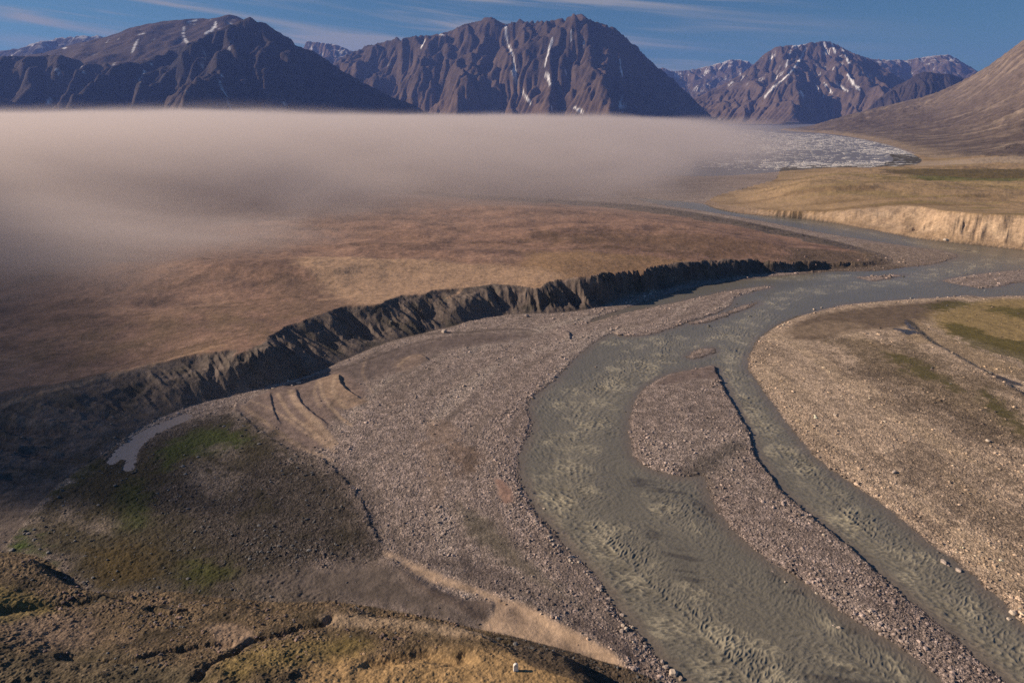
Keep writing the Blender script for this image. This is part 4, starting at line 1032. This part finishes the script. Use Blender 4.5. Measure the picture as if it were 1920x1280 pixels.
    F = grid_faces(len(Ys), len(tt)); kz = (h.ravel()[F] > -3.5).any(1)
    Vv, Ff, cc = compact(np.stack([X, Y, h], -1).reshape(-1, 3), F[kz], c.reshape(-1, 3))
    o = new_mesh('mountain_slope', Vv, Ff, m, True, {'tint': cc}); o['kind'] = 'structure'


right_slope()
print('mountains', round(time.time() - T0, 1))

# ------------------------------------------------------------------ stones
def ico():
    t_ = (1 + 5 ** 0.5) / 2
    v = np.array([(-1, t_, 0), (1, t_, 0), (-1, -t_, 0), (1, -t_, 0), (0, -1, t_), (0, 1, t_), (0, -1, -t_), (0, 1, -t_), (t_, 0, -1), (t_, 0, 1), (-t_, 0, -1), (-t_, 0, 1)], float)
    v /= np.linalg.norm(v[0])
    f = np.array([(0, 11, 5), (0, 5, 1), (0, 1, 7), (0, 7, 10), (0, 10, 11), (1, 5, 9), (5, 11, 4), (11, 10, 2), (10, 7, 6), (7, 1, 8), (3, 9, 4), (3, 4, 2), (3, 2, 6), (3, 6, 8), (3, 8, 9), (4, 9, 5), (2, 4, 11), (6, 2, 10), (8, 6, 7), (9, 8, 1)])
    return v, f


IV, IF = ico()


def ground_z(x, y):
    """height and masks of the ground grid under world points"""
    rr_ = np.interp(-y, -Yr[::-1] if False else -Yr, np.arange(NR)) if Yr[0] > Yr[-1] else np.interp(y, Yr, np.arange(NR))
    i = np.clip(np.round(rr_).astype(int), 0, NR - 1)
    tcol = x / DD[i]
    j = np.clip(np.round((tcol - cols[0]) / (cols[1] - cols[0])).astype(int), 0, NC - 1)
    return i, j


M_stone, t, p = material('stone')
a = nd(t, 'ShaderNodeVertexColor', layer_name='tint'); lk(t, a.outputs['Color'], p.inputs['Base Color']); p.inputs['Roughness'].default_value = 0.9

NS = 260000
# spread evenly over the visible ground: denser and smaller nearby
rr = rng.uniform(0, 1, NS) ** 0.8
ii = (rr * np.searchsorted(-rows, -470)).astype(int)
ii = rng.integers(0, np.searchsorted(-rows, -480), NS); jj = rng.integers(4, NC - 4, NS)
dens = stone[ii, jj] ** 1.5 * (0.35 + 0.65 * sst(14, 1, dw[ii, jj])) * (dw[ii, jj] > 0.2) * sst(-0.5, 0.4, n_mid[ii, jj] + 0.3)
dens = np.maximum(dens, 0.03 * (dw[ii, jj] > -2) * (dw[ii, jj] <= 0.2))
dens = np.maximum(dens, 0.8 * ((sLF[ii, jj] > -9) & (sLF[ii, jj] < 0) & (gx[ii, jj] > -20) & (dw[ii, jj] > 0)))
shoal = soft([(1120, 645), (1180, 608), (1290, 585), (1440, 555), (1450, 580), (1330, 618), (1230, 640), (1150, 665)], 3, 3, 0)
shoal = np.maximum(shoal, 0.5 * soft([(1270, 672), (1300, 650), (1345, 645), (1350, 670), (1310, 682)], 2, 2, 0))
shoal = np.maximum(shoal, soft([(1750, 528), (1800, 512), (2000, 500), (2000, 540), (1850, 548)], 2, 2, 0))
dens = np.maximum(dens, 0.22 * shoal[ii, jj] * (dw[ii, jj] <= 0.2) * sst(-0.2, 0.4, n_sml[ii, jj]))
dens = dens * (hgt[ii, jj] < 6)
k = rng.random(NS) < dens
ii, jj = ii[k], jj[k]; ns = len(ii)
sx_ = gx[ii, jj] + rng.normal(0, .1, ns); sy_ = gy[ii, jj] + rng.normal(0, .1, ns); sz_ = np.maximum(hgt[ii, jj], -0.04)
dist_ = np.hypot(sx_, sy_)
rad = (0.06 + 0.22 * rng.random(ns) ** 6) * (0.75 + dist_ / 260) * (1 + 0.25 * sst(6, 0, dw[ii, jj])) * (0.7 + 0.7 * sst(-0.4, 0.4, fl2[ii, jj] + n_mid[ii, jj]))
Rn = rng.random((ns, 3)) * 2 * np.pi
cz_, sz2 = np.cos(Rn[:, 0]), np.sin(Rn[:, 0])
def_ = 1 + 0.28 * (rng.random((ns, 12)) - 0.5) * 2
sc_ = rng.uniform(0.7, 1.35, (ns, 3)) * np.array([1, 1, 0.62])
VV = IV[None] * def_[..., None] * sc_[:, None] * rad[:, None, None]
x_ = VV[..., 0] * cz_[:, None] - VV[..., 1] * sz2[:, None]; y_ = VV[..., 0] * sz2[:, None] + VV[..., 1] * cz_[:, None]
VV = np.stack([x_ + sx_[:, None], y_ + sy_[:, None], VV[..., 2] + (sz_ + rad * 0.18)[:, None]], -1).reshape(-1, 3)
FF = (IF[None] + (np.arange(ns) * 12)[:, None, None]).reshape(-1, 3)
cb_ = col[ii, jj]; cb_ = np.maximum(cb_, 0.12)
tone = (0.6 + 1.25 * rng.random(ns) ** 1.8)[:, None]
sc3 = np.repeat(np.clip(cb_ * tone * np.array([1, 0.985, 0.98]), 0.03, 0.75), 12, 0)
o = new_mesh('gravel_stones', VV, FF, M_stone, False, {'tint': sc3}); o['kind'] = 'stuff'
o['label'] = 'loose pale pinkish cobbles strewn over the gravel bars and banks'; o['category'] = 'gravel'
print('stones', ns, round(time.time() - T0, 1))


def boulder_mesh(seed, tintc):
    r_ = np.random.default_rng(seed)
    import bmesh
    bm = bmesh.new(); bmesh.ops.create_icosphere(bm, subdivisions=3, radius=1)
    pl_ = [(Vector(r_.normal(size=3)).normalized(), r_.uniform(0.55, 0.9)) for _ in range(9)]
    for v in bm.verts:
        for n_, d_ in pl_:
            q_ = v.co.dot(n_)
            if q_ > d_: v.co -= n_ * (q_ - d_)
        v.co *= 1 + 0.05 * math.sin(v.co.x * 7 + seed) * math.cos(v.co.y * 6)
    me = bpy.data.meshes.new('boulder'); bm.to_mesh(me); bm.free()
    m, t, p = material('boulder_rock')
    tcn = nd(t, 'ShaderNodeTexCoord'); n1_ = nd(t, 'ShaderNodeTexNoise'); n1_.inputs['Scale'].default_value = 3; n1_.inputs['Detail'].default_value = 6
    lk(t, tcn.outputs['Object'], n1_.inputs['Vector'])
    c_ = mixc(t, ramp(t, n1_.outputs['Fac'], 0.35, 0.65), tuple(x * 0.7 for x in tintc) + (1,), tuple(tintc) + (1,)); lk(t, c_, p.inputs['Base Color'])
    p.inputs['Roughness'].default_value = 0.9
    me.materials.append(m); return me


BM = [boulder_mesh(1, (0.50, 0.42, 0.37)), boulder_mesh(2, (0.40, 0.33, 0.30)), boulder_mesh(3, (0.58, 0.49, 0.41)), boulder_mesh(4, (0.30, 0.24, 0.20))]


def boulder(px, py, r_, label, group=None, m=0, z=None):
    p_ = G([(px, py)], 0.5)[0]
    i, j = ground_z(np.array([p_[0]]), np.array([p_[1]])); zz = float(max(hgt[i[0], j[0]], -0.05)) if z is None else z
    p_ = G([(px, py)], zz + 0.2 * r_)[0]
    o_ = bpy.data.objects.new('boulder', BM[m]); C.objects.link(o_)
    o_.location = (p_[0], p_[1], zz + r_ * 0.25); o_.rotation_euler = (random.uniform(-.3, .3), random.uniform(-.3, .3), random.uniform(0, 6))
    o_.scale = (r_ * random.uniform(0.9, 1.3), r_ * random.uniform(0.8, 1.1), r_ * random.uniform(0.6, 0.8))
    o_['label'] = label; o_['category'] = 'boulder'
    if group: o_['group'] = group
    return o_


for px, py, r_, m, lab in ((1263, 1262, 1.0, 2, 'large pale angular boulder at the point where the gravel bank meets the river'),
                           (1248, 1250, 0.65, 0, 'pale boulder just upstream of the largest bank boulder'),
                           (1243, 1240, 0.5, 1, 'brownish boulder at the top of the bank boulder cluster'),
                           (1276, 1272, 0.6, 3, 'dark wet boulder at the water edge beside the largest bank boulder'),
                           (1769, 1054, 0.75, 0, 'round grey boulder leading the row off the right gravel bank'),
                           (1778, 1060, 0.5, 1, 'smaller brown boulder second in the row off the right bank'),
                           (1797, 1069, 0.7, 0, 'broad grey boulder last in the row off the right bank'),
                           (1898, 1148, 0.8, 2, 'broad pale boulder among stones at the right bank shoreline'),
                           (1892, 1160, 0.5, 2, 'small pale boulder standing in water off the right bank'),
                           (1545, 1002, 0.45, 2, 'lone pale boulder on the middle of the long gravel island'),
                           (1632, 1145, 0.45, 2, 'bright pale boulder on the lower part of the gravel island'),
                           (1572, 1176, 0.45, 2, 'whitish boulder in the shallows beside the long gravel island'),
                           (1563, 1173, 0.3, 2, 'smallest whitish boulder in the shallows beside the island'),
                           (1472, 1090, 0.35, 2, 'pale stone in the shallows below the upper island shore'),
                           (1449, 1071, 0.3, 1, 'brown stone in the shallows below the upper island shore'),
                           (1531, 1112, 0.35, 2, 'pale stone at the dark wet edge of the island'),
                           (1527, 580, 0.9, 2, 'cream coloured boulder in water at the tip of the right gravel flat'),
                           (1540, 577, 0.7, 2, 'cream coloured boulder on the shore at the tip of the right gravel flat'),
                           (1774, 450, 1.9, 2, 'pale fallen block in water below the tan right bluff'),
                           (1020, 953, 0.35, 2, 'white boulder in the shallows off the left gravel bank'),
                           (560, 718, 0.9, 0, 'pale boulder in the dark stream bed below the left bluff'),
                           (548, 722, 0.6, 1, 'brown boulder in the dark stream bed below the left bluff'),
                           (512, 728, 0.6, 0, 'pale boulder downstream in the stream bed below the left bluff'),
                           (832, 622, 1.5, 0, 'grey slab boulder at the foot of the shaded bluff'),
                           (988, 592, 1.4, 1, 'large block fallen at the foot of the dark bluff'),
                           (1090, 632, 0.6, 0, 'small boulder on the gravel near the bluff foot channel'),
                           (1118, 688, 0.5, 3, 'dark boulder in the river off the left gravel point'),
                           (1676, 885, 0.7, 0, 'grey boulder on the sunlit right gravel flat'),
                           (1566, 778, 0.6, 2, 'pale broad boulder in the middle of the right gravel flat'),
                           (1852, 826, 0.9, 2, 'light slab boulder beside the olive strip on the right flat')):
    boulder(px, py, r_, lab, None, m)
# boulders that nothing tells apart, along the river's left bank
for k_ in range(46):
    u = random.random() ** 0.8
    L_ = G([(1240, 1232), (1190, 1180), (1145, 1120), (1118, 1075), (1072, 1034), (1036, 998), (1004, 960), (981, 920)])
    s_ = u * (len(L_) - 1); i_ = min(int(s_), len(L_) - 2); q_ = L_[i_] * (1 - s_ + i_) + L_[i_ + 1] * (s_ - i_)
    x, y = q_[0] - random.uniform(0.2, 3.5), q_[1] + random.uniform(-1, 1)
    i, j = ground_z(np.array([x]), np.array([y])); rr_ = random.uniform(0.28, 0.5)
    o_ = bpy.data.objects.new('boulder', BM[k_ % 3]); C.objects.link(o_); zz = max(float(hgt[i[0], j[0]]), -0.05)
    o_.location = (x, y, zz + 0.2 * rr_); o_.rotation_euler = (0.2, 0.1, k_); o_.scale = (rr_ * 1.1, rr_, rr_ * 0.75)
    o_['label'] = 'pale cobble-sized boulder lying along the left edge of the main river channel'; o_['category'] = 'boulder'; o_['group'] = 'boulders lining the left bank of the main channel'

# ------------------------------------------------------------------ ice floes on the fjord
M_ice, t, p = material('ice'); p.inputs['Base Color'].default_value = (0.66, 0.63, 0.60, 1); p.inputs['Roughness'].default_value = 0.6


def floe_mesh(seed):
    r_ = np.random.default_rng(seed); n = 14
    th = np.linspace(0, 2 * np.pi, n, endpoint=False); rd = r_.uniform(0.55, 1.0, n)
    b_ = np.stack([rd * np.cos(th), rd * np.sin(th)], 1)
    V_ = np.vstack([np.c_[b_, np.full(n, -0.3)], np.c_[b_ * 0.97, np.full(n, 0.7)], np.c_[b_ * 0.6, np.full(n, 1.0) + r_.uniform(-.2, .3, n)], [[0, 0, 1.1]]])
    F_ = []
    for i in range(n):
        k = (i + 1) % n
        F_ += [(i, k, n + k), (i, n + k, n + i), (n + i, n + k, 2 * n + k), (n + i, 2 * n + k, 2 * n + i), (2 * n + i, 2 * n + k, 3 * n)]
    me = bpy.data.meshes.new('ice_floe'); me.from_pydata(V_.tolist(), [], F_); me.materials.append(M_ice); return me


FM = [floe_mesh(s) for s in range(6)]
FP = spline(G([(1090, 250), (1250, 246), (1400, 243), (1470, 250), (1540, 251), (1602, 259), (1660, 271), (1702, 285), (1730, 300), (1702, 311), (1600, 314), (1500, 317), (1420, 321), (1330, 316), (1250, 310), (1150, 300)]), 2)
N_ = 60000
ppx = rng.uniform(1120, 1732, N_); ppy = 243 + 76 * rng.random(N_) ** 1.15
Gp = G(np.stack([ppx, ppy], 1)); gxx_, gyy_ = Gp[:, 0], Gp[:, 1]
v_ = noise(gxx_ / 260, gyy_ / 420, 501) + 0.6 * noise(gxx_ / 60, gyy_ / 110, 502)
ok = inside(gxx_, gyy_, FP) & (rng.random(N_) < 0.10 + 1.6 * np.maximum(v_, 0) + 0.9 * np.exp(-((ppx - 1480) / 170) ** 2 - ((ppy - 262) / 16) ** 2))
pts = []
for x, y in list(zip(gxx_[ok], gyy_[ok]))[:5200]:
    L_ = random.uniform(2.2, 6.5) * (y / 1700) ** 0.75 * (1 + 1.2 * (random.random() ** 6))
    pts.append((x, y, L_, L_ / y))
pts.sort(key=lambda q: -q[3])
for k_, (x, y, L_, _) in enumerate(pts[:280]):
    o_ = bpy.data.objects.new('ice_floe', FM[k_ % 6]); C.objects.link(o_)
    o_.location = (x, y, 0.0); o_.rotation_euler = (0, 0, random.uniform(-.3, .3)); o_.scale = (L_ * 1.5, L_ * 0.9, 0.5)
    o_['label'] = 'flat white ice floe drifting among many alike on the fjord'; o_['category'] = 'ice floe'; o_['group'] = 'ice floes drifting on the fjord'
VV = []; FF = []; off = 0
for k_, (x, y, L_, _) in enumerate(pts[280:]):
    me = FM[k_ % 6]
    if k_ < 6: me['_v'] = 1
    n = 14
    vv = FMv[k_ % 6] if 'FMv' in globals() else None
    if vv is None:
        FMv = [np.array([v.co[:] for v in m_.vertices]) for m_ in FM]; FMf = [np.array([pp.vertices[:] for pp in m_.polygons]) for m_ in FM]
        vv = FMv[k_ % 6]
    a_ = random.uniform(-.3, .3); c_, s_ = math.cos(a_), math.sin(a_)
    q = vv * np.array([L_ * 1.4, L_ * 0.8, 0.4])
    VV.append(np.stack([q[:, 0] * c_ - q[:, 1] * s_ + x, q[:, 0] * s_ + q[:, 1] * c_ + y, q[:, 2]], 1)); FF.append(FMf[k_ % 6] + off); off += len(vv)
o = new_mesh('brash_ice', np.vstack(VV), np.vstack(FF), M_ice, False); o['kind'] = 'stuff'; o['label'] = 'broken white brash ice scattered in bands over the fjord'; o['category'] = 'ice'

# ------------------------------------------------------------------ white marker on the near terrace
p_ = G([(967, 1257)], 7.4)[0]
i, j = ground_z(np.array([p_[0]]), np.array([p_[1]])); mz = float(hgt[i[0], j[0]])
p_ = G([(967, 1257)], mz)[0]
M_w, t, p = material('white_paint'); tcn = nd(t, 'ShaderNodeTexCoord'); n1 = nd(t, 'ShaderNodeTexNoise'); n1.inputs['Scale'].default_value = 3; lk(t, tcn.outputs['Object'], n1.inputs['Vector'])
lk(t, mixc(t, ramp(t, n1.outputs['Fac'], 0.4, 0.7), (0.85, 0.82, 0.78, 1), (0.72, 0.68, 0.62, 1)), p.inputs['Base Color']); p.inputs['Roughness'].default_value = 0.6
root = bpy.data.objects.new('marker_stone', None); C.objects.link(root); root.location = (p_[0], p_[1], mz - 0.1); root.rotation_euler = (0, 0, 0.25)
root['label'] = 'small white round-topped upright marker standing alone on the near brown terrace'; root['category'] = 'marker stone'
import bmesh


def prism(name, outline, y0, y1, mat, bev=0.05):
    bm = bmesh.new()
    vs = [bm.verts.new((a_, y0, b_)) for a_, b_ in outline]
    fc_ = bm.faces.new(vs); ex = bmesh.ops.extrude_face_region(bm, geom=[fc_])
    for v in ex['geom']:
        if isinstance(v, bmesh.types.BMVert): v.co.y = y1
    bmesh.ops.bevel(bm, geom=bm.edges[:], offset=bev, segments=2, affect='EDGES')
    bmesh.ops.recalc_face_normals(bm, faces=bm.faces)
    me = bpy.data.meshes.new(name); bm.to_mesh(me); bm.free(); me.materials.append(mat)
    o_ = bpy.data.objects.new(name, me); C.objects.link(o_); o_.parent = root; return o_


arc = [(-0.42, 0.1), (0.42, 0.1)] + [(0.42 * math.cos(a_), 1.3 + 0.42 * math.sin(a_)) for a_ in np.linspace(0, math.pi, 11)]
prism('slab', arc, -0.22, 0.22, M_w, 0.04)
prism('plinth', [(-0.5, -0.1), (0.5, -0.1), (0.47, 0.14), (-0.47, 0.14)], -0.3, 0.3, M_w, 0.03)
M_gr, t, p = material('grey_inset'); p.inputs['Base Color'].default_value = (0.5, 0.47, 0.44, 1)
prism('inset_plate', [(-0.2, 1.2), (0.2, 1.2), (0.2, 1.4), (-0.2, 1.4)], -0.26, -0.21, M_gr, 0.008)

# ------------------------------------------------------------------ fog bank and haze
def volume_box(name, x0, x1, y0, y1, z0, z1):
    V_ = np.array([(x, y, z) for z in (z0, z1) for y in (y0, y1) for x in (x0, x1)])
    F_ = np.array([(0, 2, 3, 1), (4, 5, 7, 6), (0, 1, 5, 4), (1, 3, 7, 5), (3, 2, 6, 7), (2, 0, 4, 6)])
    o_ = new_mesh(name, V_, F_, None, False)
    m = bpy.data.materials.new(name); m.use_nodes = True; t_ = m.node_tree; t_.nodes.clear()
    o_.data.materials.append(m); o_['kind'] = 'stuff'
    return o_, m, t_


hz, m, t = volume_box('haze', -26000, 26000, -3000, 27000, -6, 2300)
hz['label'] = 'thin bluish haze filling the whole valley air'; hz['category'] = 'haze'
pv = nd(t, 'ShaderNodeVolumePrincipled'); pv.inputs['Density'].default_value = 2.7e-5; pv.inputs['Color'].default_value = (0.22, 0.37, 1.0, 1); pv.inputs['Anisotropy'].default_value = 0.1
om = nd(t, 'ShaderNodeOutputMaterial'); lk(t, pv.outputs[0], om.inputs['Volume'])

fg, m, t = volume_box('fog_bank', -3600, 1500, 180, 4300, -4, 165)
fg['label'] = 'low lilac grey fog bank lying over the left plain and fjord'; fg['category'] = 'fog'
tcn = nd(t, 'ShaderNodeTexCoord'); sp = nd(t, 'ShaderNodeSeparateXYZ'); lk(t, tcn.outputs['Object'], sp.inputs[0])
fx_, fy_, fz_ = sp.outputs
n1 = nd(t, 'ShaderNodeTexNoise'); n1.inputs['Scale'].default_value = 0.0050; n1.inputs['Detail'].default_value = 4; n1.inputs['Roughness'].default_value = 0.6; n1.inputs['Distortion'].default_value = 0.4
mp = nd(t, 'ShaderNodeMapping'); mp.inputs['Scale'].default_value = (0.8, 0.8, 2.4); mp.inputs['Rotation'].default_value = (0, 0, 0.6); lk(t, tcn.outputs['Object'], mp.inputs['Vector']); lk(t, mp.outputs[0], n1.inputs['Vector'])
nf = mth(t, 'SUBTRACT', n1.outputs['Fac'], 0.5)
n2 = nd(t, 'ShaderNodeTexNoise'); n2.inputs['Scale'].default_value = 0.0014; n2.inputs['Detail'].default_value = 2; lk(t, tcn.outputs['Object'], n2.inputs['Vector'])
nl = mth(t, 'SUBTRACT', n2.outputs['Fac'], 0.5)
# distance past the front of the bank: the front runs from near-left to far-right
d_ = mth(t, 'SUBTRACT', mth(t, 'SUBTRACT', mth(t, 'MULTIPLY', fy_, 0.58), mth(t, 'MULTIPLY', fx_, 0.81)), 340.0)
d_ = mth(t, 'ADD', d_, mth(t, 'ADD', mth(t, 'MULTIPLY', nf, 620.0), mth(t, 'MULTIPLY', nl, 90.0)))
off = ramp(t, mth(t, 'SUBTRACT', mth(t, 'MULTIPLY', fx_, -1.0), mth(t, 'MULTIPLY', fy_, 0.82)), 20.0, 170.0)  # unseen extra fog left of the view, added to shade the left ground
d_ = mth(t, 'ADD', d_, mth(t, 'MULTIPLY', off, 330.0))
front = mth(t, 'ADD', mth(t, 'MULTIPLY', ramp(t, d_, 0.0, 210.0), 0.9), mth(t, 'MULTIPLY', ramp(t, d_, -230.0, 20.0), 0.13))
right = ramp(t, mth(t, 'ADD', mth(t, 'SUBTRACT', fx_, mth(t, 'MULTIPLY', fy_, 0.17)), mth(t, 'MULTIPLY', nf, 1000.0)), 620.0, -420.0)
topz = mth(t, 'MINIMUM', mth(t, 'ADD', mth(t, 'MULTIPLY', fx_, -0.007), 92.0), 99.0)
topz = mth(t, 'MULTIPLY', topz, ramp(t, d_, -60.0, 480.0, 0.30, 1.0))
topz = mth(t, 'ADD', topz, mth(t, 'ADD', mth(t, 'MULTIPLY', nl, 75.0), mth(t, 'MULTIPLY', nf, -70.0)))
topz = mth(t, 'ADD', topz, mth(t, 'MULTIPLY', off, 28.0))
vz = mth(t, 'SUBTRACT', fz_, topz)
vert = ramp(t, vz, 20.0, -20.0)
farf = ramp(t, fy_, 4300.0, 3700.0)
den = mth(t, 'MULTIPLY', mth(t, 'MULTIPLY', front, right), mth(t, 'MULTIPLY', vert, farf))
den = mth(t, 'MULTIPLY', den, mth(t, 'MULTIPLY', ramp(t, nf, -0.2, 0.16, 0.05, 1.9, False), 0.0072))
den = mth(t, 'MULTIPLY', den, mth(t, 'ADD', 1.0, mth(t, 'MULTIPLY', off, 0.6)))
pv = nd(t, 'ShaderNodeVolumePrincipled'); lk(t, den, pv.inputs['Density']); pv.inputs['Color'].default_value = (0.78, 0.72, 0.735, 1); pv.inputs['Anisotropy'].default_value = 0.2
om = nd(t, 'ShaderNodeOutputMaterial'); lk(t, pv.outputs[0], om.inputs['Volume'])
print('done', round(time.time() - T0, 1))
